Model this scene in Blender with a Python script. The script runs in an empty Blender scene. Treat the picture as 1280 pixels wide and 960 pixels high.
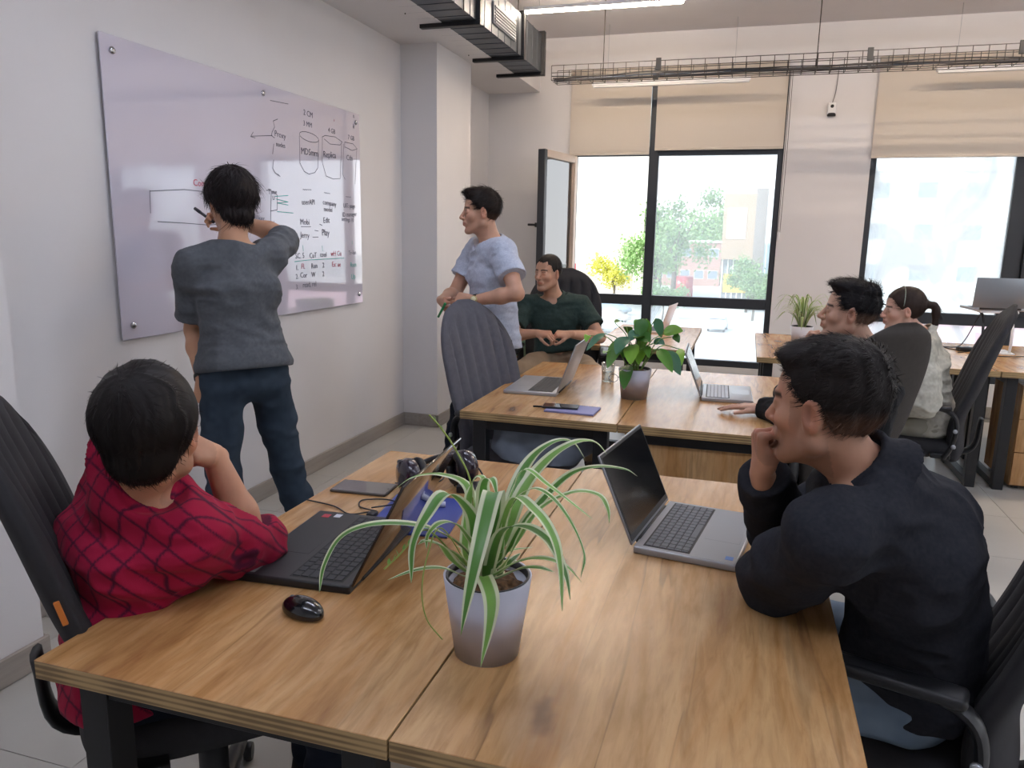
import bpy, bmesh, math, random
import numpy as np
from mathutils import Vector, Matrix, Euler, Quaternion
random.seed(7); np.random.seed(7)
SC = bpy.context.scene; COL = SC.collection
# ---------------------------------------------------------------- camera
cam_d = bpy.data.cameras.new('camera'); cam = bpy.data.objects.new('camera', cam_d); COL.objects.link(cam)
cam.location = (0, 0, 1.5)
YAW, PITCH, ROLL = 0.29451716, -0.19261594, -0.0179125
_f = Vector((-math.sin(YAW)*math.cos(PITCH), math.cos(YAW)*math.cos(PITCH), math.sin(PITCH)))
_r = Vector((math.cos(YAW), math.sin(YAW), 0)); _d = _f.cross(_r)
_r2 = math.cos(ROLL)*_r + math.sin(ROLL)*_d; _d2 = -math.sin(ROLL)*_r + math.cos(ROLL)*_d
_M = Matrix((_r2, -_d2, -_f)).transposed()
cam.rotation_euler = _M.to_euler()
cam_d.sensor_width = 36; cam_d.lens = 950.22/1280*36; cam_d.clip_end = 500; cam_d.clip_start = 0.05
SC.camera = cam
# ---------------------------------------------------------------- world, sun, exposure
W = bpy.data.worlds.new('world'); SC.world = W; W.use_nodes = True
wn = W.node_tree.nodes; wl = W.node_tree.links
bg = wn['Background']; bg.inputs[1].default_value = 1.9
tc = wn.new('ShaderNodeTexCoord'); sep = wn.new('ShaderNodeSeparateXYZ'); rmp = wn.new('ShaderNodeValToRGB')
wl.new(tc.outputs['Generated'], sep.inputs[0]); wl.new(sep.outputs['Z'], rmp.inputs[0]); wl.new(rmp.outputs[0], bg.inputs[0])
rmp.color_ramp.elements[0].color = (0.86, 0.88, 0.90, 1); rmp.color_ramp.elements[1].color = (0.62, 0.74, 0.95, 1)
sun_d = bpy.data.lights.new('sun', 'SUN'); sun = bpy.data.objects.new('sun', sun_d); COL.objects.link(sun)
sun_d.energy = 3.2; sun_d.angle = 0.03; sun_d.color = (1.0, 0.95, 0.86)
sun.rotation_euler = (math.radians(48), 0, math.radians(-35))     # from behind the building, over the street
vs = SC.view_settings; vs.view_transform = 'Standard'; vs.look = 'None'; vs.exposure = 0.85; vs.gamma = 1; vs.use_curve_mapping = False
SC.cycles.max_bounces = 8; SC.cycles.diffuse_bounces = 4; SC.cycles.glossy_bounces = 4
SC.cycles.transparent_max_bounces = 12; SC.cycles.sample_clamp_indirect = 6
SC.cycles.use_denoising = True

# ---------------------------------------------------------------- helpers
MAT = {}
def hexc(h):
    h = h.lstrip('#'); c = [int(h[i:i+2], 16)/255 for i in (0, 2, 4)]
    return tuple((x/12.92 if x <= .04045 else ((x+.055)/1.055)**2.4) for x in c) + (1,)
def mat(name, col, rough=.6, metal=0, noise=0, nscale=8, bump=0, bscale=60, spec=None, emit=None, es=0, sheen=0, coat=0, sub=0, alpha=None, trans=0, stretch=None):
    if name in MAT: return MAT[name]
    m = bpy.data.materials.new(name); m.use_nodes = True; N = m.node_tree.nodes; L = m.node_tree.links
    b = N['Principled BSDF']; c = hexc(col) if isinstance(col, str) else tuple(col)+(1,)
    b.inputs['Base Color'].default_value = c; b.inputs['Roughness'].default_value = rough; b.inputs['Metallic'].default_value = metal
    if spec is not None: b.inputs['Specular IOR Level'].default_value = spec
    if emit: b.inputs['Emission Color'].default_value = hexc(emit); b.inputs['Emission Strength'].default_value = es
    if sheen: b.inputs['Sheen Weight'].default_value = sheen
    if coat: b.inputs['Coat Weight'].default_value = coat
    if trans: b.inputs['Transmission Weight'].default_value = trans
    if sub:
        b.inputs['Subsurface Weight'].default_value = sub; b.inputs['Subsurface Radius'].default_value = (1, .35, .2); b.inputs['Subsurface Scale'].default_value = .006
    t = N.new('ShaderNodeTexCoord'); src = t.outputs['Object']
    if stretch:
        mp = N.new('ShaderNodeMapping'); mp.inputs['Scale'].default_value = stretch; L.new(src, mp.inputs[0]); src = mp.outputs[0]
    if noise:
        n = N.new('ShaderNodeTexNoise'); n.inputs['Scale'].default_value = nscale; n.inputs['Detail'].default_value = 5; L.new(src, n.inputs[0])
        r = N.new('ShaderNodeValToRGB'); L.new(n.outputs[0], r.inputs[0])
        r.color_ramp.elements[0].position = .3; r.color_ramp.elements[1].position = .7
        r.color_ramp.elements[0].color = tuple(x*(1-noise) for x in c[:3])+(1,); r.color_ramp.elements[1].color = tuple(min(1, x*(1+noise)) for x in c[:3])+(1,)
        L.new(r.outputs[0], b.inputs['Base Color'])
    if bump:
        n2 = N.new('ShaderNodeTexNoise'); n2.inputs['Scale'].default_value = bscale; n2.inputs['Detail'].default_value = 3; L.new(src, n2.inputs[0])
        bm_ = N.new('ShaderNodeBump'); bm_.inputs['Strength'].default_value = bump; bm_.inputs['Distance'].default_value = .002
        L.new(n2.outputs[0], bm_.inputs['Height']); L.new(bm_.outputs[0], b.inputs['Normal'])
    MAT[name] = m; return m
def tag(o, label=None, cat=None, group=None, kind=None):
    if label: o['label'] = label
    if cat: o['category'] = cat
    if group: o['group'] = group
    if kind: o['kind'] = kind
    return o
def empty(name, loc=(0, 0, 0), rz=0, parent=None):
    o = bpy.data.objects.new(name, None); COL.objects.link(o); o.location = loc; o.rotation_euler = (0, 0, rz); o.empty_display_size = .05
    if parent: o.parent = parent
    return o
def obj(name, bm, m, parent=None, smooth=True, angle=40, loc=None):
    me = bpy.data.meshes.new(name)
    if smooth:
        a = math.radians(angle)
        for f in bm.faces: f.smooth = True
        for e in bm.edges:
            if len(e.link_faces) == 2 and e.calc_face_angle(0) > a: e.smooth = False
    bm.to_mesh(me); bm.free()
    ms = m if isinstance(m, (list, tuple)) else [m]
    for x in ms: me.materials.append(x)
    o = bpy.data.objects.new(name, me); COL.objects.link(o)
    if parent: o.parent = parent
    if loc: o.location = loc
    return o
def link(name, me, parent=None, loc=(0, 0, 0), rot=(0, 0, 0), scale=None):
    o = bpy.data.objects.new(name, me); COL.objects.link(o); o.parent = parent; o.location = loc; o.rotation_euler = rot
    if scale: o.scale = scale
    return o
def new(): return bmesh.new()
def box(bm, x0, x1, y0, y1, z0, z1, bev=0, seg=2, M=None, mi=0):
    r = bmesh.ops.create_cube(bm, size=1)
    vs_ = r['verts']
    for v in vs_: v.co = Vector(((x0+x1)/2+v.co.x*(x1-x0), (y0+y1)/2+v.co.y*(y1-y0), (z0+z1)/2+v.co.z*(z1-z0)))
    fs = list({f for v in vs_ for f in v.link_faces})
    for f in fs: f.material_index = mi
    if bev:
        es = list({e for v in vs_ for e in v.link_edges})
        rr = bmesh.ops.bevel(bm, geom=es, offset=bev, segments=seg, profile=.5, affect='EDGES', clamp_overlap=True)
        vs_ = list({v for f in rr['faces'] for v in f.verts} | {v for v in vs_ if v.is_valid})
        for f in rr['faces']: f.material_index = mi
    if M is not None: bmesh.ops.transform(bm, matrix=M, verts=[v for v in vs_ if v.is_valid])
    return vs_
def rings(bm, rs, close=False, cap=True, mi=0):
    """loft a list of rings (lists of points, equal length)"""
    V = [[bm.verts.new(p) for p in r] for r in rs]; n = len(V[0])
    for i in range(len(V)-1):
        for j in range(n):
            f = bm.faces.new((V[i][j], V[i][(j+1) % n], V[i+1][(j+1) % n], V[i+1][j])); f.material_index = mi
    if cap:
        f = bm.faces.new(V[0][::-1]); f.material_index = mi; f = bm.faces.new(V[-1]); f.material_index = mi
    return V
def lathe(bm, prof, n=32, c=(0, 0, 0), cap=True, mi=0, M=None):
    rs = []
    for r, z in prof:
        ring = [Vector((c[0]+r*math.cos(2*math.pi*k/n), c[1]+r*math.sin(2*math.pi*k/n), c[2]+z)) for k in range(n)]
        if M is not None: ring = [M @ p for p in ring]
        rs.append(ring)
    return rings(bm, rs, cap=cap, mi=mi)
def tube(bm, pts, r, n=8, cap=True, mi=0, flat=None):
    """swept tube; r scalar or list; flat=(a,b) radii multipliers"""
    pts = [Vector(p) for p in pts]; m = len(pts); rs = []
    rr = r if isinstance(r, (list, tuple)) else [r]*m
    t0 = (pts[1]-pts[0]).normalized(); up = Vector((0, 0, 1)) if abs(t0.z) < .9 else Vector((0, 1, 0))
    nrm = (up - up.dot(t0)*t0).normalized()
    for i in range(m):
        t = (pts[min(i+1, m-1)]-pts[max(i-1, 0)]).normalized()
        nrm = (nrm - nrm.dot(t)*t).normalized(); b = t.cross(nrm)
        fa, fb = flat if flat else (1, 1)
        rs.append([pts[i]+(nrm*math.cos(2*math.pi*k/n)*fa+b*math.sin(2*math.pi*k/n)*fb)*rr[i] for k in range(n)])
    return rings(bm, rs, cap=cap, mi=mi)
def spline(pts, k=6):
    P = [Vector(p) for p in pts]; P = [P[0]*2-P[1]]+P+[P[-1]*2-P[-2]]; out = []
    for i in range(1, len(P)-2):
        a, b, c, d = P[i-1:i+3]
        for j in range(k):
            t = j/k; out.append(.5*((2*b)+(c-a)*t+(2*a-5*b+4*c-d)*t*t+(3*b-a-3*c+d)*t**3))
    out.append(P[-2]); return out
def prism(bm, pts, z0, z1, M=None, mi=0):
    rs = [[Vector((x, y, z0)) for x, y in pts], [Vector((x, y, z1)) for x, y in pts]]
    if M is not None: rs = [[M @ p for p in r] for r in rs]
    return rings(bm, rs, mi=mi)
def copy_tree(o, parent=None):
    c = o.copy(); COL.objects.link(c); c.parent = parent
    for ch in list(o.children): copy_tree(ch, c)
    return c
def text_mesh(s, size, m, parent, M, name='lettering', ext=0.0002, align='CENTER'):
    cu = bpy.data.curves.new(name, 'FONT'); cu.body = s; cu.size = size; cu.extrude = ext; cu.align_x = align; cu.align_y = 'CENTER'; cu.resolution_u = 2
    t = bpy.data.objects.new('tmp', cu); COL.objects.link(t)
    dg = bpy.context.evaluated_depsgraph_get(); me = bpy.data.meshes.new_from_object(t.evaluated_get(dg))
    bpy.data.objects.remove(t); me.name = name; me.materials.clear(); me.materials.append(m)
    o = bpy.data.objects.new(name, me); COL.objects.link(o); o.parent = parent; o.matrix_local = M; return o
PI = math.pi
def rad(a): return math.radians(a)
# ---------------------------------------------------------------- materials of the room
m_wall = mat('wall paint', '#dbd8d8', .75, noise=.015, nscale=3, bump=.15, bscale=220)
m_ceil = mat('ceiling paint', '#d6d3d6', .8, noise=.02, nscale=3)
m_dark = mat('dark window frame', '#2b2f35', .45)
m_grout = mat('grout', '#77756f', .9)
m_tile = mat('grey floor tile', '#b3b0a9', .32, noise=.07, nscale=2.2, bump=.05)
m_base = mat('grey wood skirting', '#9b938b', .5, noise=.12, nscale=6, stretch=(8, .6, 8))
m_black = mat('black powder coated metal', '#17171a', .45)
m_plastic = mat('black plastic', '#18181b', .42, bump=.1, bscale=300)
m_white = mat('white plastic', '#e8e8ea', .4)
m_metal = mat('galvanised sheet', '#5d6269', .45, metal=.85, noise=.12, nscale=5)
m_silver = mat('silver aluminium', '#a9abb0', .35, metal=.55)
def wood_mat(name, along=(1, 0, 0), dark=1.0, seed=0):
    m = bpy.data.materials.new(name); m.use_nodes = True; N = m.node_tree.nodes; L = m.node_tree.links; b = N['Principled BSDF']
    t = N.new('ShaderNodeTexCoord'); mp = N.new('ShaderNodeMapping')
    mp.inputs['Scale'].default_value = tuple(.62 if a else 4.6 for a in along); mp.inputs['Location'].default_value = (seed*3.1, seed*1.7, seed*.3)
    L.new(t.outputs['Object'], mp.inputs[0])
    def noise(sc, det, dist=0, vec=mp.outputs[0]):
        n = N.new('ShaderNodeTexNoise'); n.inputs['Scale'].default_value = sc; n.inputs['Detail'].default_value = det; n.inputs['Distortion'].default_value = dist
        n.inputs['Roughness'].default_value = .6; L.new(vec, n.inputs[0]); return n
    def ramp(src, els):
        r = N.new('ShaderNodeValToRGB'); L.new(src, r.inputs[0]); e = r.color_ramp.elements
        e[0].position, e[0].color = els[0][0], els[0][1]; e[1].position, e[1].color = els[-1][0], els[-1][1]
        for p, c in els[1:-1]:
            q = e.new(p); q.color = c
        return r
    def mix(kind, f, a, c):
        x = N.new('ShaderNodeMix'); x.data_type = 'RGBA'; x.blend_type = kind
        if isinstance(f, float): x.inputs[0].default_value = f
        else: L.new(f, x.inputs[0])
        for s, v in ((6, a), (7, c)):
            if hasattr(v, 'links') or hasattr(v, 'is_linked'): L.new(v, x.inputs[s])
            else: x.inputs[s].default_value = v
        return x.outputs[2]
    base = ramp(noise(1.3, 6, 1.1).outputs[0], [(.28, hexc('#94683c')), (.45, hexc('#b98a58')), (.6, hexc('#c8a071')), (.75, hexc('#a67a4a'))])
    fine = ramp(noise(13, 10, .5).outputs[0], [(.32, (.62, .55, .48, 1)), (.58, (1, 1, 1, 1))])
    c = mix('MULTIPLY', .62, base.outputs[0], fine.outputs[0])
    # long dark cracks: narrow band of a distorted noise
    mc = N.new('ShaderNodeMapping'); mc.inputs['Scale'].default_value = tuple(.30 if a else 5.2 for a in along); mc.inputs['Location'].default_value = (seed*1.3, seed*.9+.4, 0); L.new(t.outputs['Object'], mc.inputs[0]); cn = noise(1.0, 4, .45, mc.outputs[0])
    cr = ramp(cn.outputs[0], [(.475, (0, 0, 0, 1)), (.495, (.6, .6, .6, 1)), (.502, (0, 0, 0, 1)), (.6, (0, 0, 0, 1))])
    gate = ramp(noise(1.6, 2).outputs[0], [(.42, (0, 0, 0, 1)), (.6, (1, 1, 1, 1))])
    g = mix('MULTIPLY', 1.0, cr.outputs[0], gate.outputs[0])
    c = mix('MIX', g, c, hexc('#5b4330'))
    # knots
    mk = N.new('ShaderNodeMapping'); mk.inputs['Scale'].default_value = tuple(2.3 if a else 4.0 for a in along); mk.inputs['Location'].default_value = (seed+.3, .37+seed, 0)
    L.new(t.outputs['Object'], mk.inputs[0])
    wn_ = noise(3, 3, 0, mk.outputs[0]); ad = N.new('ShaderNodeMix'); ad.data_type = 'RGBA'; ad.blend_type = 'LINEAR_LIGHT'; ad.inputs[0].default_value = .12
    L.new(mk.outputs[0], ad.inputs[6]); L.new(wn_.outputs['Color'], ad.inputs[7])
    v = N.new('ShaderNodeTexVoronoi'); v.inputs['Scale'].default_value = 1.0; L.new(ad.outputs[2], v.inputs[0])
    kn = ramp(v.outputs['Distance'], [(.0, (1, 1, 1, 1)), (.05, (.85, .85, .85, 1)), (.12, (.38, .38, .38, 1)), (.34, (0, 0, 0, 1))])
    c = mix('MIX', kn.outputs[0], c, hexc('#5f3f26'))
    if dark != 1: c = mix('MULTIPLY', 1.0, c, (dark, dark, dark, 1))
    L.new(c, b.inputs['Base Color']); b.inputs['Roughness'].default_value = .27; b.inputs['Specular IOR Level'].default_value = .55
    bp = N.new('ShaderNodeBump'); bp.inputs['Strength'].default_value = .08; bp.inputs['Distance'].default_value = .001
    L.new(noise(9, 8).outputs[0], bp.inputs['Height']); L.new(bp.outputs[0], b.inputs['Normal'])
    return m
m_wood = wood_mat('knotty oak laminate', (0, 1, 0), seed=0); m_wood2 = wood_mat('knotty oak laminate b', (0, 1, 0), seed=5)
m_woodv = wood_mat('knotty oak laminate upright', (0, 0, 1), seed=2)
def edge_mat():
    m = bpy.data.materials.new('layered desk edge'); m.use_nodes = True; N = m.node_tree.nodes; L = m.node_tree.links; b = N['Principled BSDF']
    t = N.new('ShaderNodeTexCoord'); s = N.new('ShaderNodeSeparateXYZ'); L.new(t.outputs['Object'], s.inputs[0])
    w = N.new('ShaderNodeMath'); w.operation = 'MULTIPLY'; w.inputs[1].default_value = 2*PI/.0105; L.new(s.outputs['Z'], w.inputs[0])
    si = N.new('ShaderNodeMath'); si.operation = 'SINE'; L.new(w.outputs[0], si.inputs[0])
    n = N.new('ShaderNodeTexNoise'); n.inputs['Scale'].default_value = 9; L.new(t.outputs['Object'], n.inputs[0])
    a = N.new('ShaderNodeMath'); a.operation = 'MULTIPLY_ADD'; a.inputs[1].default_value = .28; L.new(si.outputs[0], a.inputs[0]); L.new(n.outputs[0], a.inputs[2])
    r = N.new('ShaderNodeValToRGB'); L.new(a.outputs[0], r.inputs[0]); r.color_ramp.elements[0].position = .25; r.color_ramp.elements[1].position = .7
    r.color_ramp.elements[0].color = hexc('#7d6544'); r.color_ramp.elements[1].color = hexc('#b99b6c'); L.new(r.outputs[0], b.inputs['Base Color'])
    b.inputs['Roughness'].default_value = .5; return m
m_edge = edge_mat()

# ---------------------------------------------------------------- room shell
ZC = 3.34; YB = 7.45; XL = -2.55; XR = 6.2; YR = -2.2
def struct(name, bm, m, parent=None, **k):
    o = obj(name, bm, m, parent, **k)
    if parent is None: o['kind'] = 'structure'
    return o
b = new(); box(b, -3.0, XR+.3, YR-.3, YB+.05, -.12, -.006); floor = struct('floor', b, m_grout)
T = .645
b = new(); box(b, -T/2+.0012, T/2-.0012, -T/2+.0012, T/2-.0012, -.01, 0, .0008, 1); tl = obj('tile', b, m_tile, floor, smooth=False); tl.location = (1.5+T/2-.645*4, 1.46+T/2, 0)
tme = tl.data
for i in range(-7, 8):
    for j in range(-5, 9):
        x = 1.5+T/2+T*i; y = 1.46+T/2+T*j
        if x < XL-.3 or x > XR or y > YB+.3 or y < YR: continue
        if i == -4 and j == 0: continue
        # keep to tiles the camera can see or that feed the reflections near it
        if y < .4 or x > 3.6: continue
        o = link('tile', tme, floor, (x, y, -random.random()*.0006))
b = new(); box(b, -3.0, XR+.3, YR-.3, YB+.3, ZC, ZC+.25); struct('ceiling', b, m_ceil)
b = new()
box(b, XL-.3, XL, YR-.3, YB+.3, -.1, ZC+.02)
box(b, XL-.02, -2.26, YR, 1.86, -.01, ZC+.01); box(b, XL-.02, -2.26, 5.43, 6.15, -.01, ZC+.01)
struct('wall_left', b, m_wall, smooth=False)
b = new(); box(b, XL-.02, -2.03, YR, YB, 2.86, ZC+.01); box(b, -2.04, -1.98, YR, 5.30, 2.90, 3.0)
struct('trim_1', b, m_wall, smooth=False)
b = new(); box(b, -3.0, XR+.3, YR-.3, YR, -.1, ZC+.02); struct('wall_rear', b, m_wall)
# right wall: open office continues; unseen wall, two openings added to let light in
b = new()
box(b, XR, XR+.3, YR-.3, YB+.3, -.1, .9); box(b, XR, XR+.3, YR-.3, YB+.3, 2.6, ZC+.02)
for y0, y1 in ((YR-.3, -1.2), (1.6, 2.4), (5.2, YB+.3)): box(b, XR, XR+.3, y0, y1, .89, 2.61)
struct('wall_right', b, m_wall, smooth=False)
# back wall: columns between glazing that runs down to a low sill
OP = [(-1.70, .235), (.955, 3.35), (4.0, 5.9)]     # openings in X
Z0, Z1 = .30, 2.98
b = new()
xs = [XL-.3]+[v for o_ in OP for v in o_]+[XR+.3]
for k in range(0, len(xs), 2): box(b, xs[k], xs[k+1], YB, YB+.3, -.1, ZC+.02)
for x0, x1 in OP: box(b, x0, x1, YB, YB+.3, -.1, Z0); box(b, x0, x1, YB, YB+.3, Z1, ZC+.02)
bmesh.ops.remove_doubles(b, verts=b.verts, dist=1e-5)
struct('wall_back', b, m_wall, smooth=False)
# skirting boards
def skirt(name, segs):
    b = new()
    for (x0, x1, y0, y1) in segs:
        box(b, x0, x1, y0, y1, 0, .1, .004, 1)
    struct(name, b, m_base)
S = .015
skirt('baseboard_left', [(-2.26, -2.26+S, YR, 1.86+S), (XL, -2.26, 1.86, 1.86+S), (XL, XL+S, 1.86, 5.43), (XL, -2.26+S, 5.43-S, 5.43), (-2.26, -2.26+S, 5.43-S, 6.15+S), (XL, XL+S, 6.15, YB)])
skirt('baseboard_back', [(XL, XR, YB-S, YB)])

# ---------------------------------------------------------------- windows
def pane_mat(name, veil=.08, tint=(1, 1, 1), blotch=False, rough=.02, ior=1.45):
    m = bpy.data.materials.new(name); m.use_nodes = True; N = m.node_tree.nodes; L = m.node_tree.links
    for n in list(N): N.remove(n)
    out = N.new('ShaderNodeOutputMaterial'); tr = N.new('ShaderNodeBsdfTransparent'); tr.inputs[0].default_value = tuple(tint)+(1,)
    df = N.new('ShaderNodeBsdfTranslucent'); df.inputs[0].default_value = (.93, .97, .98, 1)
    d2 = N.new('ShaderNodeBsdfDiffuse'); d2.inputs[0].default_value = (.93, .97, .98, 1)
    ad = N.new('ShaderNodeMixShader'); ad.inputs[0].default_value = .35; L.new(df.outputs[0], ad.inputs[1]); L.new(d2.outputs[0], ad.inputs[2])
    gl = N.new('ShaderNodeBsdfGlossy'); gl.inputs['Roughness'].default_value = rough
    mx = N.new('ShaderNodeMixShader'); L.new(tr.outputs[0], mx.inputs[1]); L.new(ad.outputs[0], mx.inputs[2])
    t = N.new('ShaderNodeTexCoord')
    if blotch:
        mp = N.new('ShaderNodeMapping'); mp.inputs['Scale'].default_value = (1.2, 1, .7); L.new(t.outputs['Object'], mp.inputs[0])
        n = N.new('ShaderNodeTexNoise'); n.inputs['Scale'].default_value = 1.9; n.inputs['Detail'].default_value = 4; n.inputs['Distortion'].default_value = 1.2; L.new(mp.outputs[0], n.inputs[0])
        r = N.new('ShaderNodeValToRGB'); L.new(n.outputs[0], r.inputs[0])
        r.color_ramp.elements[0].position = .42; r.color_ramp.elements[1].position = .58
        r.color_ramp.elements[0].color = (veil*.55,)*3+(1,); r.color_ramp.elements[1].color = (min(1, veil*1.25),)*3+(1,)
        L.new(r.outputs[0], mx.inputs[0])
    else:
        mx.inputs[0].default_value = veil
    fr = N.new('ShaderNodeFresnel'); fr.inputs[0].default_value = ior
    m2 = N.new('ShaderNodeMixShader'); L.new(fr.outputs[0], m2.inputs[0]); L.new(mx.outputs[0], m2.inputs[1]); L.new(gl.outputs[0], m2.inputs[2])
    L.new(m2.outputs[0], out.inputs[0]); return m
m_pane = pane_mat('window glass', .22, (.95, .98, 1))  # white veil mixed into the glass imitates the bright haze outside
m_film = pane_mat('filmed window glass', .62, (.93, .98, 1), blotch=True)
def bar(name, x0, x1, z0, z1, parent, y0=YB+.02, y1=YB+.09, m=m_dark):
    b = new(); box(b, x0, x1, y0, y1, z0, z1, .004, 1); return obj(name, b, m, parent)
def window(n, x0, x1, mull, transom, panem, label_parent=None):
    w = empty('window_%d' % n, (0, 0, 0)); w['kind'] = 'structure'
    for a in (x0, x1-.05): bar('frame', a, a+.05, Z0, Z1, w)
    bar('frame', x0+.05, x1-.05, Z0, Z0+.06, w); bar('frame', x0+.05, x1-.05, Z1-.06, Z1, w)
    for xm, wd in mull: bar('mullion', xm-wd/2, xm+wd/2, Z0+.06, Z1-.06, w)
    return w
w1 = window(1, -1.70, .235, [(-.915, .09)], .92, m_pane)
for x0, x1 in ((-1.65, -.96), (-.87, .185)):
    bar('transom', x0, x1, .86, .955, w1); bar('transom', x0, x1, 2.26, 2.34, w1)
b = new(); box(b, -.87, .185, YB+.05, YB+.056, .955, 2.26); obj('pane', b, m_pane, w1)
for x0, x1 in ((-1.65, -.96), (-.87, .185)):
    b = new(); box(b, x0, x1, YB+.05, YB+.056, Z0+.06, .86); obj('pane', b, m_pane, w1)
    b = new(); box(b, x0, x1, YB+.05, YB+.056, 2.34, Z1-.06); obj('pane', b, m_pane, w1)
w2 = window(2, .955, 3.35, [(2.14, .13)], .9, m_film)
for x0, x1 in ((1.005, 2.075), (2.205, 3.30)):
    bar('transom', x0, x1, .80, .90, w2)
    b = new(); box(b, x0, x1, YB+.05, YB+.056, .90, Z1-.06); obj('pane', b, m_film, w2)
    b = new(); box(b, x0, x1, YB+.05, YB+.056, Z0+.06, .80); obj('pane', b, m_film, w2)
bar('sash_rail', 2.205, 2.28, .9, Z1-.06, w2, YB-.01, YB+.05); bar('sash_rail', 2.28, 3.30, .9, .98, w2, YB-.01, YB+.05)
w3 = window(3, 4.0, 5.9, [(4.95, .09)], .9, m_pane)
for x0, x1 in ((4.05, 4.905), (4.995, 5.85)):
    bar('transom', x0, x1, .82, .91, w3)
    b = new(); box(b, x0, x1, YB+.05, YB+.056, .91, Z1-.06); obj('pane', b, m_pane, w3)
    b = new(); box(b, x0, x1, YB+.05, YB+.056, Z0+.06, .82); obj('pane', b, m_pane, w3)
# tilted / turned open sash of window 1, hinged at its left edge and swung into the room
sash = empty('sash', (-1.67, YB-.002, 0), rad(-102), w1)
m_sash = mat('inner sash frame', '#cdb9a8', .5); m_clear = pane_mat('double glazed sash', .02, (.97, .98, .98), ior=2.6)
SW = .70
for (x0, x1, z0, z1) in ((0, .05, .955, 2.26), (SW-.05, SW, .955, 2.26), (.05, SW-.05, .955, 1.02), (.05, SW-.05, 2.195, 2.26)):
    bar('frame', x0, x1, z0, z1, sash, -.035, .035, m_dark if x0 > .3 and z1-z0 > .5 else m_sash)
b = new(); box(b, .05, SW-.05, -.006, .0, 1.02, 2.195); obj('pane', b, m_clear, sash)
b = new(); box(b, SW-.03, SW-.01, -.06, .03, 1.58, 1.62, .003, 1); box(b, SW-.03, SW+.10, -.075, -.055, 1.59, 1.61, .004, 1); obj('handle', b, m_black, sash)
# ---------------------------------------------------------------- roller blinds
m_blind = mat('beige blind cloth', '#e2d9ce', .9, bump=.05, bscale=400)
def blind_mat():
    m = m_blind; N = m.node_tree.nodes; L = m.node_tree.links; b = N['Principled BSDF']
    tr = N.new('ShaderNodeBsdfTranslucent'); tr.inputs[0].default_value = hexc('#e0d2c2'); mx = N.new('ShaderNodeMixShader'); mx.inputs[0].default_value = .3
    L.new(b.outputs[0], mx.inputs[1]); L.new(tr.outputs[0], mx.inputs[2]); L.new(mx.outputs[0], N['Material Output'].inputs[0])
blind_mat()
def blind(x0, x1, zb, label, y=YB-.03):
    t = empty('roller_blind', ((x0+x1)/2, y, zb)); tag(t, label, 'blind', 'beige roller blinds')
    w = (x1-x0)/2; h = 3.0-zb
    b = new(); n = 24
    r1 = [(-w, 0, .02), (w, 0, .02)]
    box(b, -w, w, -.0012, .0012, .018, h); obj('cloth', b, m_blind, t)
    b = new(); box(b, -w, w, -.008, .008, 0, .022, .003); obj('bottom_rail', b, mat('beige rail', '#cfc4b6', .5), t)
    b = new(); lathe(b, [(.028, -w), (.028, w)], 16, M=Matrix.Translation((0, 0, h+.01)) @ Matrix.Rotation(PI/2, 4, 'Y')); obj('roller', b, m_blind, t)
    return t
blind(-1.715, -.955, 2.265, 'beige roller blind left of the dark mullion, over the open window')
blind(-.905, .225, 2.30, 'wide beige roller blind right of the dark mullion, above the street view')
blind(.95, 2.40, 2.21, 'grey-beige roller blind over the hazy white window at the right')
# blind chains
for k, (x, z) in enumerate(((.238, 1.55),)):
    t = empty('blind_chain', (x, YB-.06, z)); tag(t, 'thin looped blind cord with small white weight at right edge of street window', 'cord')
    for dx in (0, .018):
        b = new(); tube(b, [(dx, 0, 0), (dx+.004, 0, .7), (dx, 0, 1.42)], .0022, 5); obj('cord', b, mat('dark cord', '#4a4642', .7), t)
    b = new(); lathe(b, [(.006, -.05), (.011, -.04), (.011, .02), (.005, .03)], 10, c=(.009, 0, .0)); obj('weight', b, m_white, t)
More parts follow.
